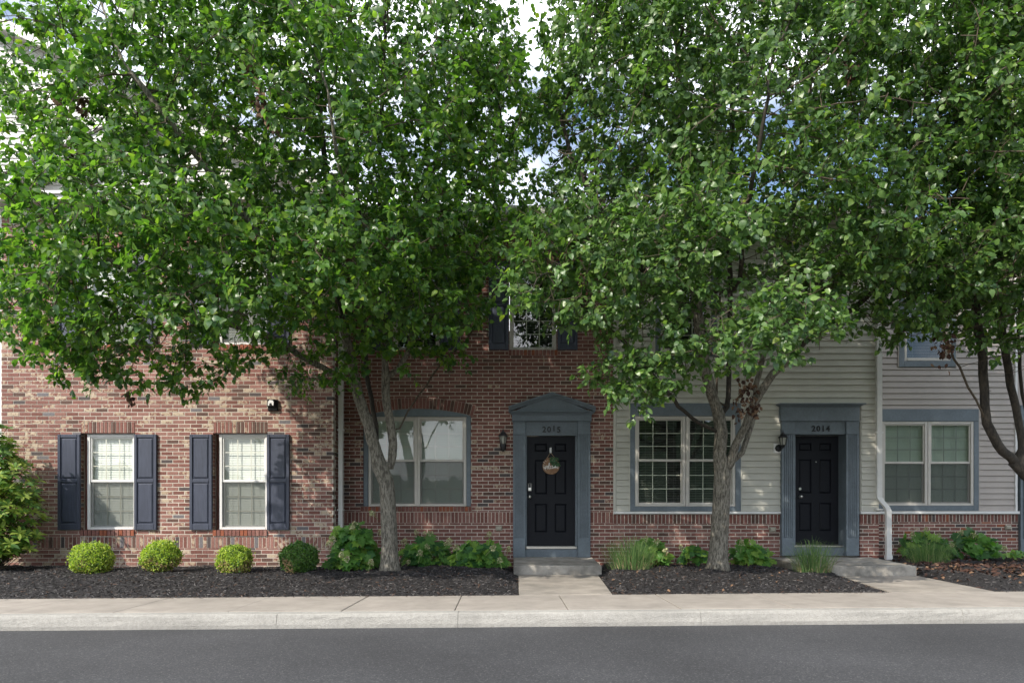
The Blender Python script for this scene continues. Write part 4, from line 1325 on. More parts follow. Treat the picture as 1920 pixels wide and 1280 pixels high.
def bed_z(x, y, k):
    lo, hi = bed_bounds(k, y)
    f = walk_y(x)
    t = (y - f) / (12.2 - f)
    z = .148 + .115 * sstep(0, .62, t) - .045 * sstep(.72, 1.0, t)
    if k == 2: z = z + .06 * sstep(.6, 1.2, t)
    edge = np.minimum(np.minimum(np.abs(x - lo), np.abs(hi - x)), y - f)
    return .142 + (z + hnoise(x, y) - .142) * sstep(-.02, .30, edge)
def gz(x, y):
    k = 0 if x < .2 else 1 if x < 5.2 else 2
    return float(bed_z(np.array([x]), np.array([y]), k)[0])
for k in range(3):
    nu, nv = (150, 60) if k == 0 else (60, 60)
    vs_ = []
    V = np.linspace(0, 1, nv)
    U = np.linspace(0, 1, nu)
    yb_end = 12.62 if k < 2 else 13.62
    gx_ = np.zeros((nv, nu)); gy_ = np.zeros((nv, nu))
    for j in range(nv):
        yy = 8.0 + (yb_end - 8.0) * V[j]
        lo, hi = bed_bounds(k, np.array([yy]))
        X_ = lo[0] + (hi[0] - lo[0]) * U
        fy = walk_y(X_)
        Y_ = fy + .003 + (yb_end - fy) * V[j]
        # second pass so the side edges follow the path
        lo, hi = bed_bounds(k, Y_)
        X_ = lo + (hi - lo) * U
        gx_[j] = X_; gy_[j] = Y_
    gzv = bed_z(gx_.ravel(), gy_.ravel(), k)
    verts = np.stack([gx_.ravel(), gy_.ravel(), gzv], 1)
    idx = np.arange(nu * nv).reshape(nv, nu)
    faces = np.stack([idx[:-1, :-1].ravel(), idx[:-1, 1:].ravel(), idx[1:, 1:].ravel(), idx[1:, :-1].ravel()], 1)
    me = bpy.data.meshes.new('mulch_bed')
    me.from_pydata(verts.tolist(), [], faces.tolist())
    me.materials.append(M_MULCH)
    me.polygons.foreach_set('use_smooth', [True] * len(faces))
    tag(link('mulch_bed', me, (0, 0, 0)), kind='structure')

def mesh_from_arrays(name, verts, nquad_idx, mats, mi, smooth=False, loc=(0, 0, 0), parent=None, sizes=None):
    """verts (n,3); nquad_idx flat loop array with face sizes"""
    me = bpy.data.meshes.new(name)
    nl = len(nquad_idx)
    if sizes is None: sizes = np.full(nl // 4, 4, dtype=np.int32)
    me.vertices.add(len(verts)); me.vertices.foreach_set('co', (verts - np.array(loc)).astype(np.float32).ravel())
    me.loops.add(nl); me.loops.foreach_set('vertex_index', nquad_idx.astype(np.int32))
    nf = len(sizes)
    me.polygons.add(nf)
    st_ = np.concatenate([[0], np.cumsum(sizes)[:-1]]).astype(np.int32)
    me.polygons.foreach_set('loop_start', st_)
    for m in mats: me.materials.append(m)
    if mi is not None: me.polygons.foreach_set('material_index', mi.astype(np.int32))
    if smooth: me.polygons.foreach_set('use_smooth', np.ones(nf, dtype=bool))
    me.update(calc_edges=True); me.validate()
    return link(name, me, loc, parent)

def scatter_chips(n, k, name, mats, probs, lmin, lmax, wmin, wmax, tilt, region=None, lift=.006):
    y = npr.uniform(8.0, 12.5 if k < 2 else 13.5, n)
    lo, hi = bed_bounds(k, y)
    lo = np.maximum(lo, -9.0); hi = np.minimum(hi, 11.0)
    x = lo + (hi - lo) * npr.random(n)
    if region is not None:
        rx = region; x = npr.normal(rx[0], rx[2], n); y = npr.normal(rx[1], rx[3], n)
        lo, hi = bed_bounds(k, y)
    ok = (y > walk_y(x) + .02) & (y < back_y(x) - .11) & (x > lo + .01) & (x < hi - .01)
    x, y = x[ok], y[ok]; n = len(x)
    z = bed_z(x, y, k) + npr.uniform(0, lift, n)
    yaw = npr.normal(0, .9, n); L = npr.uniform(lmin, lmax, n); W = npr.uniform(wmin, wmax, n)
    ti = npr.normal(0, tilt, n); ro = npr.normal(0, .5, n)
    cx, sx = np.cos(yaw), np.sin(yaw)
    ax = np.stack([cx * np.cos(ti), sx * np.cos(ti), np.sin(ti)], 1)
    sd = np.stack([-sx * np.cos(ro), cx * np.cos(ro), np.sin(ro)], 1)
    nrm = np.cross(ax, sd)
    c = np.stack([x, y, z], 1) + np.array([0, 0, .004])
    v = np.empty((n, 6, 3))
    for j, (a, b, h) in enumerate(((-.5, -.35, 0), (-.5, .4, 0), (.05, .5, 1), (.5, .25, 0), (.5, -.3, 0), (.0, -.5, .6))):
        v[:, j] = c + ax * (a * L)[:, None] + sd * (b * W)[:, None] + nrm * (h * W * .35)[:, None]
    base = (np.arange(n) * 6)[:, None]
    lp = np.concatenate([base + np.array([0, 5, 2, 1]), base + np.array([5, 4, 3, 2])], 1).ravel()
    mi = np.repeat(npr.choice(len(mats), n, p=probs), 2)
    o = mesh_from_arrays(name, v.reshape(-1, 3), lp, mats, mi)
    return tag(o, kind='stuff')
for k, n_ in ((0, 60000), (1, 24000), (2, 20000)):
    o = scatter_chips(n_, k, 'mulch_chips', M_CHIP, (.48, .35, .13, .04), .015, .065, .004, .012, .33)
    tag(o, ('loose shredded black mulch on the bed left of the first walkway', 'loose shredded black mulch between the two walkways',
            'loose dark mulch on the bed right of the second walkway')[k], 'mulch')
sp = MB()
for i in range(420):
    x = rng.uniform(-7, 9); y = walk_y(x) - abs(rng.gauss(0, .07)) - .005
    if -.0 < x < 1.35 or 4.8 < x < 6.4: continue
    a = rng.gauss(0, .9); L = rng.uniform(.008, .028); w = rng.uniform(.002, .005)
    dx, dy = math.cos(a) * L, math.sin(a) * L; nx, ny = -math.sin(a) * w, math.cos(a) * w
    z = SWZ + rng.uniform(.004, .008)
    sp.face([(x - dx - nx, y - dy - ny, z), (x + dx - nx, y + dy - ny, z + .002), (x + dx + nx, y + dy + ny, z + .004), (x - dx + nx, y - dy + ny, z + .001)], rng.choice((0, 1, 1, 3)))
tag(sp.build('mulch_crumbs', M_CHIP), 'scattered mulch crumbs spilled along the back edge of the pavement', 'mulch', kind='stuff')
lt = scatter_chips(750, 2, 'leaf_litter', M_DEAD, (.55, .2, .25), .04, .09, .03, .055, .4, region=(7.7, 11.2, .9, .6), lift=.03)
tag(lt, 'drift of brown fallen leaves on the mulch at the far right', 'fallen leaves')
lt = scatter_chips(80, 1, 'leaf_litter', M_DEAD, (.4, .45, .15), .03, .06, .02, .035, .4, region=(2.6, 10.4, 1.4, .7), lift=.02)
tag(lt, 'few dry brown leaf scraps on the mulch between the walkways', 'fallen leaves')

# ================================================================== PLANTS
def frames(tip, nrm):
    tip = tip / np.linalg.norm(tip, axis=1, keepdims=True)
    nrm = nrm - tip * (nrm * tip).sum(1, keepdims=True)
    nrm /= np.maximum(np.linalg.norm(nrm, axis=1, keepdims=True), 1e-6)
    return tip, np.cross(nrm, tip), nrm
# pear leaf: folded along the midrib, edges wavy, tip curling down
def leaf_tpl(fold, curl, wid):
    P = [(0, 0, 0), (.22, wid * .82, fold), (.58, wid * .80, fold * .8 - curl * .3), (1.0, 0, -curl), (.58, -wid * .80, fold * .8 - curl * .3), (.22, -wid * .82, fold), (.30, 0, .0), (.66, 0, -curl * .35)]
    return np.array(P)
LEAF_TPL = [leaf_tpl(.10, .16, .42), leaf_tpl(.05, .30, .40), leaf_tpl(.15, .08, .38), leaf_tpl(.02, .42, .43)]
LEAF_FACES = [(0, 6, 1), (0, 5, 6), (6, 7, 2, 1), (6, 5, 4, 7), (7, 3, 2), (7, 4, 3)]
LEAF_LOOPS = np.array([i for f in LEAF_FACES for i in f]); LEAF_SIZES = np.array([len(f) for f in LEAF_FACES])
LANCE_TPL = [np.array([(0, 0, 0), (.3, .15, .03), (.65, .18, .0), (1, 0, -.15), (.65, -.18, .0), (.3, -.15, .03), (.35, 0, 0), (.7, 0, -.04)]),
             np.array([(0, 0, 0), (.3, .14, .02), (.65, .17, -.05), (1, 0, -.3), (.65, -.17, -.05), (.3, -.14, .02), (.35, 0, 0), (.7, 0, -.10)])]
def leaves_mesh(name, base, tip, nrm, size, var, tpls, mats, mi, parent, loc):
    t, s, n = frames(tip, nrm)
    T = np.stack(tpls)[var]                               # (N,8,3)
    v = base[:, None] + (T[..., 0:1] * t[:, None] + T[..., 1:2] * s[:, None] + T[..., 2:3] * n[:, None]) * size[:, None, None]
    N_ = len(base)
    lp = (np.arange(N_)[:, None] * 8 + LEAF_LOOPS).ravel()
    o = mesh_from_arrays(name, v.reshape(-1, 3), lp, mats, np.repeat(mi, 6), True, loc, parent, np.tile(LEAF_SIZES, N_))
    o['kind'] = 'stuff'
    return o
TPLM = {}
def leaf_objects(sel, base, tip, nrm, size, var, tpls, mats, mi, parent, key, name='leaf'):
    t, s, n = frames(tip, nrm)
    org = ORG[parent.name]
    for i in sel:
        k = (key, int(var[i]), int(mi[i]))
        if k not in TPLM:
            me = bpy.data.meshes.new(name)
            me.from_pydata(tpls[var[i]].tolist(), [], LEAF_FACES)
            me.materials.append(mats[mi[i]])
            me.polygons.foreach_set('use_smooth', [True] * 6)
            TPLM[k] = me
        o = bpy.data.objects.new(name, TPLM[k]); COL.objects.link(o)
        o.parent = parent
        m = Matrix(((t[i, 0], s[i, 0], n[i, 0]), (t[i, 1], s[i, 1], n[i, 1]), (t[i, 2], s[i, 2], n[i, 2])))
        o.matrix_basis = Matrix.Translation(Vector(base[i]) - org) @ m.to_4x4() @ Matrix.Diagonal((size[i], size[i], size[i], 1))

def catmull(pts, step):
    P = [np.array(p) for p in pts]
    out = []
    for i in range(len(P) - 1):
        p0 = P[max(i - 1, 0)]; p1 = P[i]; p2 = P[i + 1]; p3 = P[min(i + 2, len(P) - 1)]
        n = max(1, int(np.linalg.norm(p2 - p1) / step))
        for k in range(n):
            t = k / n
            out.append(.5 * (2 * p1 + (p2 - p0) * t + (2 * p0 - 5 * p1 + 4 * p2 - p3) * t * t + (3 * p1 - p0 - 3 * p2 + p3) * t ** 3))
    out.append(P[-1])
    return out

def pear_tree(label, seed, trunk, limbs, lobes, r_base, dead, density=1.0, bright=0.0, leafscale=1.0, bark=None):
    g = np.random.default_rng(seed)
    pos = []; par = []
    def chain(pts, start):
        prev = start
        for p in pts:
            pos.append(np.array(p, float)); par.append(prev); prev = len(pos) - 1
        return prev
    tp = catmull([PW(*p) for p in trunk], .15)
    chain(tp, -1)
    n_trunk = len(tp)
    for lim in limbs:
        L = [np.array(PW(*p)) for p in lim]
        A = np.array(pos)
        d = np.linalg.norm(A - L[0], axis=1) + (A[:, 2] > L[0][2] + .05) * .5
        s = int(d.argmin())
        pts = catmull([pos[s]] + L, .17)[1:]
        pts = [p + g.normal(0, .008, 3) for p in pts]
        chain(pts, s)
    n_manual = len(pos)
    # attractors in the crown lobes, denser towards the outside
    at = []
    for (c, r, n) in lobes:
        n = int(n * density * 1.75)
        u = g.normal(size=(n, 3)); u /= np.linalg.norm(u, axis=1, keepdims=True)
        q = g.random(n) ** (1 / 2.6)
        at.append(np.array([c[0], c[1], c[2] + H]) + u * q[:, None] * np.array(r))
    at = np.concatenate(at)
    yl = np.where(at[:, 2] > H + 5.5, 14.5, np.where(at[:, 0] < lx1 + .1, YL - .35, YB - .45))
    at = at[at[:, 1] < yl]
    pos_a = np.array(pos)
    best = np.full(len(at), 1e9); bi = np.zeros(len(at), int)
    def upd(P, off):
        nonlocal best, bi
        for a in range(0, len(P), 256):
            d = np.linalg.norm(at[:, None] - P[None, a:a + 256], axis=2)
            j = d.argmin(1); m = d[np.arange(len(at)), j]
            k = m < best - 1e-6
            best[k] = m[k]; bi[k] = j[k] + a + off
    upd(pos_a[n_trunk // 2:], n_trunk // 2)
    step, kill = .16, .17
    alive = best > kill
    stall = np.zeros(len(at), int)
    for it in range(110):
        ids = np.where(alive)[0]
        if len(ids) == 0: break
        if it < 14: use = ids[best[ids] < 1.6 + it * .12]
        else: use = ids
        if len(use) == 0: use = ids
        node = bi[use]
        vec = at[use] - pos_a[node]
        vec /= np.maximum(np.linalg.norm(vec, axis=1, keepdims=True), 1e-6)
        un, inv = np.unique(node, return_inverse=True)
        dsum = np.zeros((len(un), 3)); np.add.at(dsum, inv, vec)
        dsum += g.normal(0, .22, dsum.shape) + np.array([0, 0, .10])
        ln = np.linalg.norm(dsum, axis=1, keepdims=True)
        newp = pos_a[un] + dsum / np.maximum(ln, 1e-6) * step
        off = len(pos_a)
        pos_a = np.concatenate([pos_a, newp]); par.extend(un.tolist())
        old = best.copy()
        upd(newp, off)
        stall = np.where(best < old - .01, 0, stall + 1)
        alive &= (best > kill) & (stall < 4)
    par = np.array(par); n = len(pos_a)
    # descendants
    cnt = np.zeros(n); ch = [[] for _ in range(n)]
    for i in range(n):
        if par[i] >= 0: ch[par[i]].append(i)
    order = np.argsort(-np.arange(n))
    for i in order:
        if not ch[i]: cnt[i] += 1
        if par[i] >= 0: cnt[par[i]] += cnt[i]
    rad = .0032 + (r_base - .0032) * (cnt / cnt[0]) ** .57
    # chains
    root = thing('pear_tree', tuple(pos_a[0]), label, 'tree', 'flowering pear trees along the front beds')
    heads = [(0, -1)]
    twigs = MB()
    seen = 0
    nlimb = 0
    while heads:
        i, p0 = heads.pop()
        idx = ([p0] if p0 >= 0 else []) + [i]
        cur = i
        while ch[cur]:
            c = sorted(ch[cur], key=lambda q: -cnt[q])
            for q in c[1:]: heads.append((q, cur))
            cur = c[0]; idx.append(cur)
        P = [pos_a[k] for k in idx]; rr = [rad[k] for k in idx]
        if p0 >= 0: rr[0] = min(rr[0], rr[1] * 1.12)
        else:
            z0 = P[0][2]
            rr = [r * (1 + .55 * math.exp(-(p[2] - z0) / .10) ) * (1 + .10 * max(0, 1 - (p[2] - z0) / 1.2)) for r, p in zip(rr, P)]
            P[0] = P[0] - np.array([0, 0, .08])
        big = max(rr[0], rr[1] if len(rr) > 1 else 0)
        if p0 < 0 or big > .022:
            b = MB(); b.tube(P, rr, 14 if p0 < 0 else (10 if big > .04 else 7))
            b.build('trunk' if p0 < 0 else 'limb', (bark or M_BARK) if (p0 < 0 or big > .05) else M_BARK2, root, smooth=True)
        else:
            if len(P) > 1: twigs.tube(P, rr, 5 if big > .01 else 3, cap=False)
    # leafy shoots
    tw = np.where((rad < .0135) & (np.arange(n) >= n_trunk))[0]
    dirn = np.zeros((n, 3))
    ok = par >= 0
    dirn[ok] = pos_a[ok] - pos_a[par[ok]]
    dirn /= np.maximum(np.linalg.norm(dirn, axis=1, keepdims=True), 1e-6)
    ctr = np.array([pos_a[0][0], pos_a[0][1] - .4, 0]);
    B = []; T = []; NN = []; SZ = []
    lo_ = pos_a.min(0) - 1; cell = .55
    dim = ((pos_a.max(0) + 1 - lo_) / cell).astype(int) + 2
    G3 = g.random(dim)
    def clump(p):
        q = (p - lo_) / cell; b = q.astype(int); f = q - b; v = 0
        for a in (0, 1):
            for c_ in (0, 1):
                for d_ in (0, 1):
                    v += G3[b[0] + a, b[1] + c_, b[2] + d_] * (f[0] if a else 1 - f[0]) * (f[1] if c_ else 1 - f[1]) * (f[2] if d_ else 1 - f[2])
        return v
    for i in tw:
        if g.random() > np.clip((clump(pos_a[i]) - .30) * 5.0, .16, 1): continue
        tipn = not ch[i]
        sn = g.normal(0, .55, 3)
        for s in range(3 if tipn else (2 if g.random() < .4 else 1)):
            out = pos_a[i] - ctr; out[2] = .3; out /= np.linalg.norm(out) + 1e-6
            d = dirn[i] * (.9 if tipn else .3) + out * .35 + g.normal(0, .45, 3) + np.array([0, 0, .12])
            d /= np.linalg.norm(d)
            L = g.uniform(.10, .34)
            e = pos_a[i] + d * L
            mid = pos_a[i] + d * L * .5 + g.normal(0, .01, 3)
            twigs.tube([pos_a[i], mid, e], [.0028, .0024, .0016], 3, cap=False)
            m = g.integers(8, 14)
            for k in range(m):
                f = (k + .7) / m
                q = pos_a[i] * (1 - f) + e * f
                az = g.normal(0, 1, 3)
                td = d * .35 + az * .75 + out * .30 + np.array([0, 0, -.58])
                td /= np.linalg.norm(td)
                nm = np.array([0, 0, .75]) + out * np.array([.65, .65, .2]) + sn + g.normal(0, .24, 3)
                B.append(q + td * g.uniform(.015, .04)); T.append(td); NN.append(nm); SZ.append(g.uniform(.046, .108) * leafscale)
    B = np.array(B); T = np.array(T); NN = np.array(NN); SZ = np.array(SZ)
    N_ = len(B)
    var = g.integers(0, len(LEAF_TPL), N_)
    # leaf tone drawn at random; bright trees draw more of the lighter greens
    pr = np.array([.24, .36, .29, .10, .01]) if bright == 0 else np.array([.17, .34, .34, .14, .01])
    mi = g.choice(5, N_, p=pr)
    px = 960 + B[:, 0] / B[:, 1] * F; py = 950 - (B[:, 2] - H) / B[:, 1] * F
    vis = (px > 5) & (px < 1915) & (py > 5) & (py < 1100)
    big = np.where(vis, SZ / B[:, 1], 0)
    sel = np.argsort(-big)[:297]
    keep = np.ones(N_, bool); keep[sel] = False
    loc = tuple(pos_a[0])
    LM = M_LEAF_B if bright else M_LEAF
    crown = leaves_mesh('crown', B[keep], T[keep], NN[keep], SZ[keep], var[keep], LEAF_TPL, LM, mi[keep], root, loc)
    leaf_objects(sel, B, T, NN, SZ, var, LEAF_TPL, LM, mi, root, 'pear%d' % bright)
    twigs.build('twigs', M_TWIG, root, kind='stuff')
    for (dx, dy, dD, s) in dead:
        c = np.array(PW(dx, dy, dD)); m = int(26 * s)
        # hang it from the closest twig
        j = int(np.linalg.norm(pos_a - c, axis=1).argmin())
        bb_ = c + g.normal(0, 1, (m, 3)) * np.array([.035, .035, .075]) * s
        td = g.normal(0, .5, (m, 3)) + np.array([0, 0, -1.0])
        v = np.full(m, 1)
        o = leaves_mesh('dead_leaves', bb_, td, g.normal(0, 1, (m, 3)), g.uniform(.05, .085, m), g.integers(0, 4, m), LEAF_TPL, M_DEAD, g.choice(3, m, p=(.35, .45, .20)), root, tuple(c))
        o['label'] = 'hanging cluster of dead brown leaves'
        stx = MB(); stx.tube([tuple(pos_a[j]), tuple((pos_a[j] + c) / 2 + np.array([0, 0, .03])), tuple(c)], [.004, .0035, .003], 4); stx.build('dead_twig', M_TWIG, root)
    print(label[:20], 'nodes', n, 'leaves', N_)
    return root

pear_tree('pear tree with leaning double trunk between the shuttered windows and the 2015 door', 5,
    [(731, 1072, 10.8), (730, 1000, 10.8), (727, 935, 10.8), (725, 905, 10.8)],
    [[(712, 872, 10.75), (697, 820, 10.7), (682, 770, 10.6), (668, 720, 10.5), (655, 660, 10.4), (640, 580, 10.2), (628, 480, 10.0), (615, 360, 9.8), (600, 200, 9.6), (590, 40, 9.5)],
     [(733, 872, 10.8), (735, 830, 10.8), (729, 780, 10.75), (722, 730, 10.7), (722, 680, 10.6), (718, 600, 10.4), (715, 480, 10.2), (712, 350, 10), (716, 200, 9.8), (722, 50, 9.6)],
     [(708, 822, 10.9), (699, 770, 10.95), (690, 720, 11), (682, 640, 11), (676, 520, 11), (672, 400, 10.9), (668, 250, 10.7), (664, 80, 10.5)],
     [(750, 803, 10.85), (765, 772, 10.9), (785, 740, 10.95), (810, 705, 11.0), (840, 670, 10.9), (872, 640, 10.7), (905, 590, 10.4), (935, 530, 10.1)],
     [(745, 695, 10.7), (765, 660, 10.6), (775, 620, 10.5), (778, 560, 10.4), (785, 480, 10.3), (800, 380, 10.2), (830, 240, 10.0), (850, 100, 9.8)],
     [(625, 699, 10.3), (560, 665, 10.0), (504, 632, 9.7), (420, 605, 9.3), (353, 585, 9.0), (302, 541, 8.7), (240, 505, 8.5), (185, 480, 8.3), (111, 447, 8.1)],
     [(600, 580, 9.8), (540, 500, 9.4), (470, 420, 9), (400, 330, 8.7), (320, 230, 8.4), (230, 120, 8.2)],
     [(690, 520, 9.6), (660, 430, 8.9), (640, 330, 8.3), (620, 200, 7.9)],
     [(850, 380, 10), (900, 310, 9.8), (940, 230, 9.6)]],
    [((-2.3, 9.5, 5.3), (2.7, 2.5, 3.2), 1100), ((-4.5, 8.5, 2.95), (2.2, 1.7, 1.5), 620), ((-4.5, 8.8, 5.4), (2.1, 1.7, 2.2), 620),
     ((-1.15, 9.8, 4.3), (1.05, 1.6, 2.5), 330), ((-2.3, 9.3, 2.85), (2.0, 1.5, .85), 130), ((-2.2, 9.5, 7.8), (2.5, 2.2, 1.7), 330), ((-.5, 10.0, 6.1), (.9, 1.2, 1.15), 150), ((-2.0, 7.9, 2.95), (.7, .5, .65), 90), ((-3.5, 7.6, 2.3), (.8, .5, .45), 80), ((-5.0, 8.2, 2.0), (.9, .6, .4), 70), ((-2.75, 9.9, 2.0), (.75, .6, .35), 60), ((-1.6, 10.0, 2.6), (.7, .6, .5), 50)],
    .122, [(457, 122, 7.6, 1.2), (487, 180, 7.6, 1.3), (502, 205, 7.7, 1.2), (512, 235, 7.7, .7), (158, 200, 8.0, 1.0), (140, 300, 8.0, 1.2), (112, 200, 8.0, .9), (615, 18, 7.8, .9), (131, 519, 8.2, .6), (600, 460, 8.5, 1.0), (245, 748, 8.6, .7)])
pear_tree('pear tree with a stout straight trunk between the two numbered doors', 9,
    [(1345, 1068, 10.9), (1349, 1000, 10.9), (1353, 930, 10.9), (1355, 885, 10.9)],
    [[(1350, 850, 10.85), (1352, 812, 10.8), (1348, 780, 10.8), (1335, 740, 10.7), (1322, 690, 10.5), (1312, 620, 10.3), (1300, 520, 10.1), (1292, 400, 9.9), (1280, 250, 9.7), (1270, 80, 9.5)],
     [(1368, 868, 10.85), (1382, 830, 10.8), (1395, 800, 10.75), (1410, 765, 10.7), (1425, 735, 10.6), (1450, 700, 10.5), (1490, 660, 10.3), (1540, 620, 10.1), (1600, 580, 9.9), (1660, 520, 9.7), (1720, 450, 9.5), (1790, 370, 9.3)],
     [(1362, 762, 10.9), (1366, 720, 10.9), (1368, 650, 10.8), (1370, 560, 10.7), (1365, 440, 10.5), (1370, 300, 10.2), (1378, 120, 10)],
     [(1344, 752, 10.95), (1345, 700, 11.0), (1350, 600, 11.1), (1345, 480, 11), (1340, 350, 10.8)],
     [(1392, 848, 10.9), (1402, 815, 10.95), (1415, 770, 11), (1420, 720, 11), (1435, 640, 11), (1455, 540, 10.8), (1480, 430, 10.6), (1500, 300, 10.3), (1520, 150, 10)],
     [(1480, 640, 10.2), (1530, 540, 9.9), (1600, 430, 9.5), (1680, 320, 9.2), (1760, 220, 9)],
     [(1315, 795, 10.7), (1285, 770, 10.5), (1250, 735, 10.2), (1215, 690, 9.9), (1170, 640, 9.6), (1110, 590, 9.3), (1050, 540, 9.1)],
     [(1250, 560, 9.9), (1190, 480, 9.5), (1130, 400, 9.2), (1080, 310, 9.0), (1050, 210, 8.9)],
     [(1380, 540, 9.9), (1390, 470, 9.2), (1400, 400, 8.6), (1420, 300, 8.1), (1440, 180, 7.8)],
     [(1375, 650, 10.2), (1390, 620, 9.5), (1410, 600, 8.9), (1440, 570, 8.5)]],
    [((3.4, 9.4, 5.5), (2.6, 2.5, 3.1), 1150), ((1.35, 8.7, 3.1), (1.4, 1.2, .95), 330), ((.45, 8.1, 2.55), (.55, .5, .55), 70), ((1.55, 8.6, 1.58), (.62, .45, .30), 60), ((2.35, 8.5, 2.0), (.6, .5, .35), 55), ((3.0, 7.9, 2.1), (.85, .6, .50), 110), ((2.2, 8.0, 3.3), (.8, .6, .6), 90),
     ((5.5, 9.1, 4.7), (2.0, 1.9, 2.3), 600), ((5.1, 9.3, 3.0), (1.6, 1.2, .75), 200), ((4.4, 8.2, 3.4), (.8, .6, .6), 90), ((3.4, 9.4, 7.8), (2.4, 2.1, 1.8), 330), ((1.5, 9.0, 5.5), (1.25, 1.5, 2.3), 620), ((1.35, 9.2, 7.4), (1.05, 1.3, 1.2), 230), ((1.72, 9.2, 1.62), (.55, .5, .32), 40), ((.95, 9.6, 4.3), (.8, 1.2, 1.5), 240), ((6.0, 9.0, 3.6), (1.5, 1.5, 1.1), 200), ((4.8, 8.8, 6.6), (1.8, 1.8, 1.6), 240)],
    .134, [(1030, 476, 8.4, .8), (1410, 668, 8.4, .9), (1400, 735, 9.6, 1.9), (1412, 755, 9.6, 1.7), (1385, 762, 9.6, 1.4), (1596, 140, 7.8, .9)], bright=1)
pear_tree('pear tree half out of frame at the right edge, with dark leaning limbs', 14,
    [(1945, 1080, 10.4), (1943, 1000, 10.4), (1940, 930, 10.4), (1938, 900, 10.4)],
    [[(1908, 870, 10.35), (1872, 832, 10.2), (1852, 795, 10.15), (1846, 760, 10.12), (1845, 700, 10.1), (1838, 640, 10), (1825, 560, 9.8), (1810, 450, 9.6), (1800, 320, 9.4), (1790, 160, 9.2)],
     [(1920, 840, 10.4), (1908, 780, 10.4), (1895, 720, 10.3), (1885, 660, 10.2), (1875, 580, 10.1), (1865, 450, 9.9), (1870, 280, 9.7)],
     [(1838, 770, 10.1), (1815, 725, 10.0), (1798, 690, 9.9), (1780, 650, 9.8), (1765, 610, 9.7)],
     [(1930, 820, 10.5), (1918, 740, 10.5), (1910, 660, 10.5), (1915, 560, 10.4), (1930, 420, 10.2)],
     [(1960, 830, 10.4), (1985, 740, 10.3), (2020, 600, 10.1), (2050, 400, 9.8)]],
    [((7.7, 9.3, 4.9), (2.3, 2.1, 3.2), 900), ((7.1, 8.7, 3.0), (1.5, 1.3, 1.0), 330), ((6.6, 9.0, 5.2), (1.4, 1.6, 1.9), 300), ((6.9, 8.6, 6.4), (1.8, 1.6, 1.6), 240), ((7.9, 8.8, 3.3), (1.6, 1.4, 1.1), 180)],
    .105, [(1765, 640, 9.4, 1.6), (1780, 652, 9.4, 1.3)], bright=1, bark=M_BARK2)

# ---- clipped boxwood balls
def boxwood(px, py_base, wpx, hpx, label, seed, dark=False, dry=0.0, lean=0.0):
    g = np.random.default_rng(seed)
    D = 10.55
    c = PW(px, py_base, D)
    rx, rz = wpx / F * D / 2 * .84, hpx / F * D / 2
    root = thing('boxwood_shrub', (c.x, D, c.z), label, 'shrub', 'clipped boxwood shrubs along the brick wall')
    n = 7000
    u = g.normal(size=(n, 3)); u /= np.linalg.norm(u, axis=1, keepdims=True)
    q = 1 - np.abs(g.normal(0, .07, n))
    sup = (np.abs(u) ** 2.25).sum(1) ** (-1 / 2.25)          # slightly boxy
    bump = 1 + .07 * np.sin(u[:, 0] * 5 + seed * 2) * np.sin(u[:, 2] * 4.3 + seed) + .06 * np.sin(u[:, 0] * 13 + u[:, 2] * 11 + seed) + (g.random(n) < .07) * g.uniform(0, .20, n)
    p = u * (sup * q * bump * .97)[:, None] * np.array([rx, rx * .92, rz])
    p[:, 0] += lean * p[:, 2]
    p[:, 2] = np.maximum(p[:, 2], -rz * .93) + rz
    P = p + np.array([c.x, D, c.z])
    td = u + g.normal(0, .6, (n, 3)) + np.array([0, 0, .3]); nm = u + g.normal(0, .5, (n, 3))
    ms = (M_BOX_SHADED + [M_BOX[2], M_BOX[3]]) if dark else M_BOX  # the dark set carries shade in its leaf colours
    mi = g.choice(3, n, p=(.5, .34, .16))
    dm = (u[:, 2] < -.15 + .25 * np.sin(u[:, 0] * 5 + seed)) & (g.random(n) < dry) & (u[:, 1] < .2)
    if dark: dm &= np.abs(u[:, 0] + .35) < .32
    mi[dm] = 3
    leaves_mesh('foliage', P, td, nm, g.uniform(.018, .034, n), g.integers(0, 4, n), LEAF_TPL, ms, mi, root, tuple(c))
    b = MB()
    for k in range(9):
        a = g.uniform(0, 6.28); e = np.array([c.x + .6 * rx * math.cos(a), D + .6 * rx * math.sin(a), c.z + rz * g.uniform(.6, 1.4)])
        b.tube([(c.x + .03 * math.cos(a), D + .03 * math.sin(a), c.z - .03), tuple((np.array(c) + e) / 2), tuple(e)], [.012, .008, .004], 5)
    b.build('stem', M_TWIG, root)
    core = MB()
    core.lathe((c.x, D, c.z), [(rx * .35, rz * .12), (rx * .72, rz * .5), (rx * .80, rz * 1.0), (rx * .68, rz * 1.5), (rx * .3, rz * 1.78)], 14)
    core.build('inner_branches', mat('boxwood_inner', (.10, .14, .04), .95, .5, 40), root)
boxwood(172, 1078, 84, 60, 'round lime green boxwood ball nearest the left edge, below the first window', 1, dry=.12)
boxwood(301, 1073, 79, 59, 'lime boxwood ball with a raised top, between the two shuttered windows', 2, dry=.40, lean=.12)
boxwood(440, 1077, 72, 55, 'smaller lime boxwood ball below the second window, tan at its foot', 3, dry=.45)
boxwood(561, 1077, 80, 60, 'boxwood ball with shade painted into its green and one dry tan patch beside the hydrangea', 4, dark=True, dry=.75)

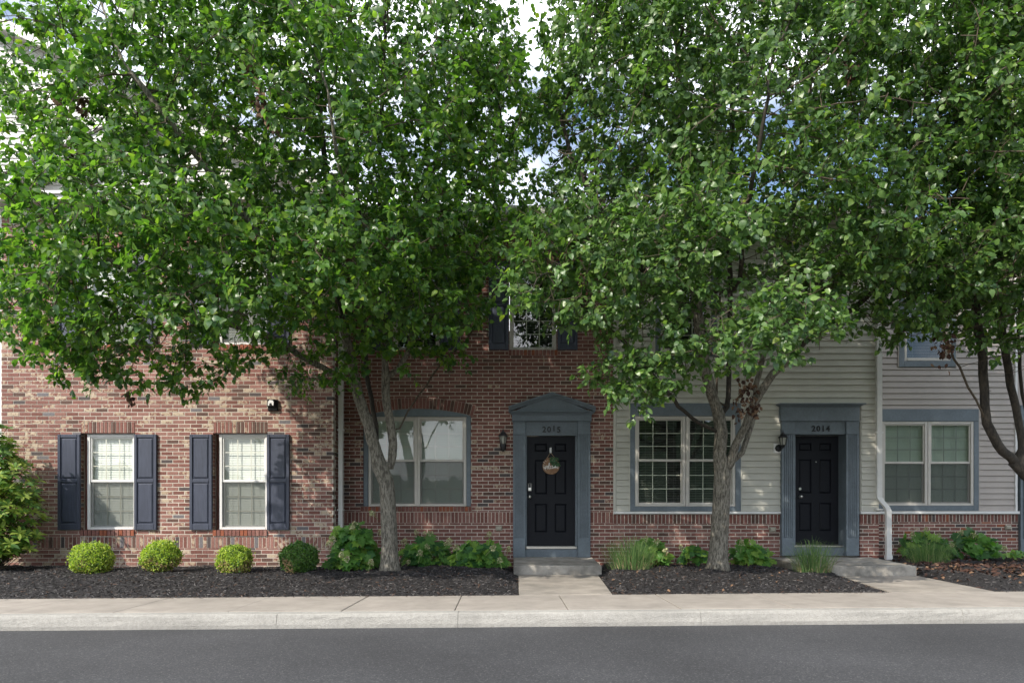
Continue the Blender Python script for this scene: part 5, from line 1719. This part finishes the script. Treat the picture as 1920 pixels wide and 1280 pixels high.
# ---- oakleaf hydrangeas: every leaf lobed
def oak_outline(a):
    half = [(0, 0), (.02, .10), (-.06, .30), (.14, .26), (.20, .50), (.36, .30), (.52, .52), (.58, .24), (.80, .30), (.80, .12), (1.06, 0)]
    return [(x, y * a) for x, y in half]
OAK = []
for wv, droop in ((.9, .22), (1.0, .10), (.82, .34)):
    hl = oak_outline(wv)
    z = lambda x, y: -droop * x * x - .10 * abs(y) + .10 * (abs(y) < .01) * 0
    vs1 = [(x, y, z(x, y)) for x, y in hl] + [(x, -y, z(x, y)) for x, y in hl[1:-1]]
    n_ = len(hl)
    mids = [(.3, 0, z(.3, 0)), (.62, 0, z(.62, 0))]
    m0 = len(vs1)
    vs1 += mids
    up = [0, m0, m0 + 1, n_ - 1] + list(range(n_ - 2, 0, -1))
    dn = [0] + list(range(n_, n_ + n_ - 2)) + [n_ - 1, m0 + 1, m0]
    OAK.append((vs1, [tuple(up), tuple(dn)]))
OAKM = {}
def oak_mesh(v, m):
    if (v, m) not in OAKM:
        me = bpy.data.meshes.new('leaf'); me.from_pydata(OAK[v][0], [], OAK[v][1]); me.materials.append(M_HYD[m]); OAKM[(v, m)] = me
    return OAKM[(v, m)]
FLOWM = []
def flower_mesh(k):
    if len(FLOWM) <= k:
        g = np.random.default_rng(50 + k)
        mb = MB()
        for i in range(95):
            h = g.random(); a = g.uniform(0, 6.28); r = .058 * (1 - h * .6) * g.uniform(.5, 1.05)
            p = Vector((r * math.cos(a), r * math.sin(a), h * .085)); s = g.uniform(.007, .013)
            d = Vector(g.normal(0, 1, 3)).normalized(); u_ = d.orthogonal().normalized(); w_ = d.cross(u_)
            mb.face([tuple(p + u_ * s), tuple(p + w_ * s), tuple(p - u_ * s), tuple(p - w_ * s)], int(g.choice(3, p=(.5, .35, .15))))
        mb.tube([(0, 0, -.12), (0, 0, .07)], [.004, .003], 4, 1)
        me = bpy.data.meshes.new('flower_cluster'); me.from_pydata(mb.v, [], mb.f)
        for m in M_FLOW: me.materials.append(m)
        me.polygons.foreach_set('material_index', mb.m)
        FLOWM.append(me)
    return FLOWM[k]
def hydrangea(px0, px1, py0, py1, D, label, seed, n=130, flowers=(), lsize=(.15, .25), pale=.2, ymax=None):
    g = np.random.default_rng(seed)
    x0, x1 = XW(px0, D), XW(px1, D); cx = (x0 + x1) / 2; rx = (x1 - x0) / 2
    zb = gz(cx, min(D, 12.3)) ; zt = ZW(py0, D); h = zt - zb
    root = thing('oakleaf_hydrangea', (cx, D, zb), label, 'shrub', 'oakleaf hydrangeas by the wall')
    org = ORG[root.name]
    ry = min(.42, rx * .8)
    stems = MB()
    for i in range(n):
        a = g.uniform(0, 2 * math.pi); e = math.asin(g.uniform(-.15, 1))
        q = g.uniform(.62, 1.0)
        u = np.array([math.cos(a) * math.cos(e), math.sin(a) * math.cos(e), math.sin(e)])
        if u[1] > .55: u[1] *= -1
        s = g.uniform(*lsize)
        p = np.array([cx + u[0] * (rx - s * .25) * q, D + u[1] * ry * q, zb + .10 + max(u[2], .0) * (h - .16) * q])
        if ymax: p[1] = min(p[1], ymax)
        td = np.array([u[0] * .8, u[1] * .7 - .35, -.35 + .25 * u[2]]) + g.normal(0, .35, 3)
        nm = np.array([u[0] * .4, -.55 + u[1] * .4, .75]) + g.normal(0, .28, 3)
        t_, s_, n_ = frames(td[None], nm[None])
        b = p - t_[0] * s * .5
        mi = int(g.choice(3, p=(.55, .45 - pale, pale)))
        o = bpy.data.objects.new('leaf', oak_mesh(int(g.integers(0, 3)), mi)); COL.objects.link(o); o.parent = root
        m = Matrix(((t_[0, 0], s_[0, 0], n_[0, 0]), (t_[0, 1], s_[0, 1], n_[0, 1]), (t_[0, 2], s_[0, 2], n_[0, 2])))
        o.matrix_basis = Matrix.Translation(Vector(b) - org) @ m.to_4x4() @ Matrix.Diagonal((s, s, s, 1))
        if i % 7 == 0:
            stems.tube([(cx + u[0] * .08, D + u[1] * .08, zb - .04), (cx + u[0] * rx * .4, D + u[1] * ry * .4, zb + h * .35), tuple(b)], [.008, .006, .003], 5)
    stems.build('stems', mat('hydrangea_stem', (.16, .10, .06), .9), root)
    for k, (fx, fy, fd) in enumerate(flowers):
        p = PW(fx, fy, fd)
        o = link('flower_cluster', flower_mesh(k % 4), p, root)
        o.rotation_euler = (g.normal(-.35, .25), g.normal(0, .5), g.uniform(0, 6))
        s = g.uniform(.85, 1.15); o.scale = (s, s, s)
hydrangea(603, 722, 968, 1070, 11.0, 'tall oakleaf hydrangea left of the leaning trunk', 21, 170,
          [(625, 1015, 10.75), (668, 985, 10.9), (640, 1045, 10.6), (650, 1050, 10.6), (694, 1058, 10.6), (712, 1000, 11.1), (660, 990, 10.8), (700, 964, 11.2), (617, 1022, 10.7)], ymax=11.4)
hydrangea(742, 862, 1003, 1062, 11.75, 'low oakleaf hydrangea just right of the leaning trunk', 22, 120,
          [(757, 1017, 11.6), (783, 1000, 11.7), (797, 1002, 11.7), (810, 1002, 11.7), (803, 1028, 11.4), (787, 1041, 11.3), (762, 1055, 11.3)], pale=.12)
hydrangea(832, 962, 1008, 1066, 11.6, 'bright oakleaf hydrangea against the left side of the 2015 doorstep', 23, 140,
          [(838, 1020, 11.3), (856, 1031, 11.2), (917, 1006, 11.5), (921, 1030, 11.1), (938, 1054, 11.0), (952, 1033, 11.3), (845, 1018, 11.3)], pale=.28)
hydrangea(1172, 1264, 1002, 1062, 11.75, 'oakleaf hydrangea behind the grass clump right of the 2015 door', 24, 100,
          [(1208, 1012, 11.5), (1228, 1018, 11.4), (1246, 1037, 11.2)], pale=.35)
hydrangea(1268, 1338, 1014, 1052, 11.9, 'small dark oakleaf hydrangea left of the stout trunk', 25, 70, [(1277, 1028, 11.7)], (.11, .18), pale=.1)
hydrangea(1362, 1452, 1008, 1060, 11.7, 'bright oakleaf hydrangea right of the stout trunk', 26, 95, [(1390, 1022, 11.4)], pale=.4)
hydrangea(1684, 1792, 990, 1050, 12.9, 'dark oakleaf hydrangea with grass in front, under the right window', 27, 100, [(1735, 995, 12.8), (1712, 1005, 12.7), (1760, 1008, 12.7)], pale=.08, ymax=13.3)
hydrangea(1768, 1872, 986, 1052, 12.9, 'dark spreading oakleaf hydrangea right of the grass under the right window', 28, 100, [(1800, 1000, 12.7), (1822, 1004, 12.7), (1788, 1026, 12.4)], pale=.06, ymax=13.3)
hydrangea(1862, 1935, 1024, 1052, 12.6, 'low pale oakleaf hydrangea beside the trunk at the right edge', 29, 45, [(1885, 1032, 12.4)], (.08, .13), pale=.35, ymax=13.2)

# ---- ornamental grass clumps
def grass_clump(px, pyb, D, wpx, hpx, label, seed, n=420, straw=.18):
    g = np.random.default_rng(seed)
    cx = XW(px, D); zb = gz(cx, D) - .01
    root = thing('grass_clump', (cx, D, zb), label, 'grass', 'ornamental grass clumps by the doorsteps')
    w = wpx / F * D / 2; h = hpx / F * D
    mb = MB()
    for i in range(n):
        a = g.uniform(0, 6.28); r = g.random() ** .6
        b = Vector((cx + math.cos(a) * w * .78 * r, D + math.sin(a) * w * .4 * r, zb))
        lean = Vector((math.cos(a) * r, math.sin(a) * r * .6, 0)) * g.uniform(.15, .75) * w + Vector((g.normal(0, .05), g.normal(0, .05), 0))
        hh = h * g.uniform(.5, 1.05) * (1 - .25 * r)
        st_ = g.random() < straw
        if st_: hh *= g.uniform(.25, .6)
        p1 = b + lean * .3 + Vector((0, 0, hh * .5)); p2 = b + lean * .9 + Vector((0, 0, hh * .9)); p3 = b + lean * g.uniform(1.3, 2.2) + Vector((0, 0, hh * g.uniform(.75, 1.05)))
        wd = g.uniform(.0022, .0048)
        sd = Vector((math.cos(a + 1.6), math.sin(a + 1.6) * .3, 0)) * wd
        mi = 2 if st_ else int(g.choice(2, p=(.72, .28)))
        q = [b, p1, p2, p3]; ws_ = [1, .9, .6, .08]
        for k in range(3):
            mb.face([tuple(q[k] - sd * ws_[k]), tuple(q[k] + sd * ws_[k]), tuple(q[k + 1] + sd * ws_[k + 1]), tuple(q[k + 1] - sd * ws_[k + 1])], mi)
    mb.build('blades', M_GRASS, root, kind='stuff', c=(cx, D, zb))
grass_clump(1182, 1075, 11.0, 112, 72, 'ornamental grass clump beside the 2015 doorstep', 31, 560, .22)
grass_clump(1524, 1077, 10.75, 100, 70, 'ornamental grass clump growing before the 2014 door', 32, 480, .22)
grass_clump(1742, 1056, 12.3, 100, 58, 'dark ornamental grass clump under the right window', 33, 420, .08)

# ---- broadleaf shrub at the left edge: whorls of long leaves
def whorl_shrub():
    g = np.random.default_rng(41)
    D = 10.9
    root = thing('broadleaf_shrub', (XW(-25, D), D, .2), 'tall broadleaf shrub with pale new leaf whorls at the left edge', 'shrub')
    lob = [((-30, 900), 100, 85), ((-10, 960), 92, 75), ((-20, 1010), 90, 45), ((-30, 850), 62, 60)]
    B = []; T = []; NN = []; SZ = []; MI = []
    st_ = MB()
    for i in range(700):
        (lx, ly), wx, wy = lob[g.integers(0, 4)]
        u = g.normal(size=3); u /= np.linalg.norm(u); q = g.uniform(.6, 1.0)
        x = XW(lx, D) + u[0] * wx / F * D * q; z = ZW(ly, D) + u[2] * wy / F * D * q; y = D + u[1] * .62 * q
        if z < .26: continue
        if y > YL - .15: continue
        p = np.array([x, y, z]); ax = np.array([u[0] * .6, u[1] * .6 - .15, .75]); ax /= np.linalg.norm(ax)
        young = g.random() < .6
        st_.tube([(XW(-25, D) + (x - XW(-25, D)) * .35, D + (y - D) * .3, max(.15, z - .35)), tuple(p)], [.006, .003], 4, cap=False)
        o1 = np.array([1.0, 0, 0]) - ax * ax[0]; o1 /= np.linalg.norm(o1); o2 = np.cross(ax, o1)
        m = g.integers(6, 10); ph = g.uniform(0, 6.28)
        for k in range(m):
            a = ph + 2 * math.pi * k / m
            rd = o1 * math.cos(a) + o2 * math.sin(a)
            td = rd * .85 + ax * g.uniform(.1, .6)
            B.append(p); T.append(td); NN.append(ax + g.normal(0, .2, 3)); SZ.append(g.uniform(.09, .165)); MI.append(int(g.choice(3, p=(.62, .33, .05) if young else (.06, .52, .42))))
    B = np.array(B); T = np.array(T); NN = np.array(NN); SZ = np.array(SZ); MI = np.array(MI)
    var = g.integers(0, 2, len(B))
    px = 960 + B[:, 0] / B[:, 1] * F
    sel = np.argsort(-np.where(px > 2, SZ / B[:, 1], 0))[:296]
    keep = np.ones(len(B), bool); keep[sel] = False
    leaves_mesh('foliage', B[keep], T[keep], NN[keep], SZ[keep], var[keep], LANCE_TPL, M_RHO, MI[keep], root, tuple(ORG[root.name]))
    leaf_objects(sel, B, T, NN, SZ, var, LANCE_TPL, M_RHO, MI, root, 'lance')
    st_.build('stems', M_TWIG, root)
whorl_shrub()
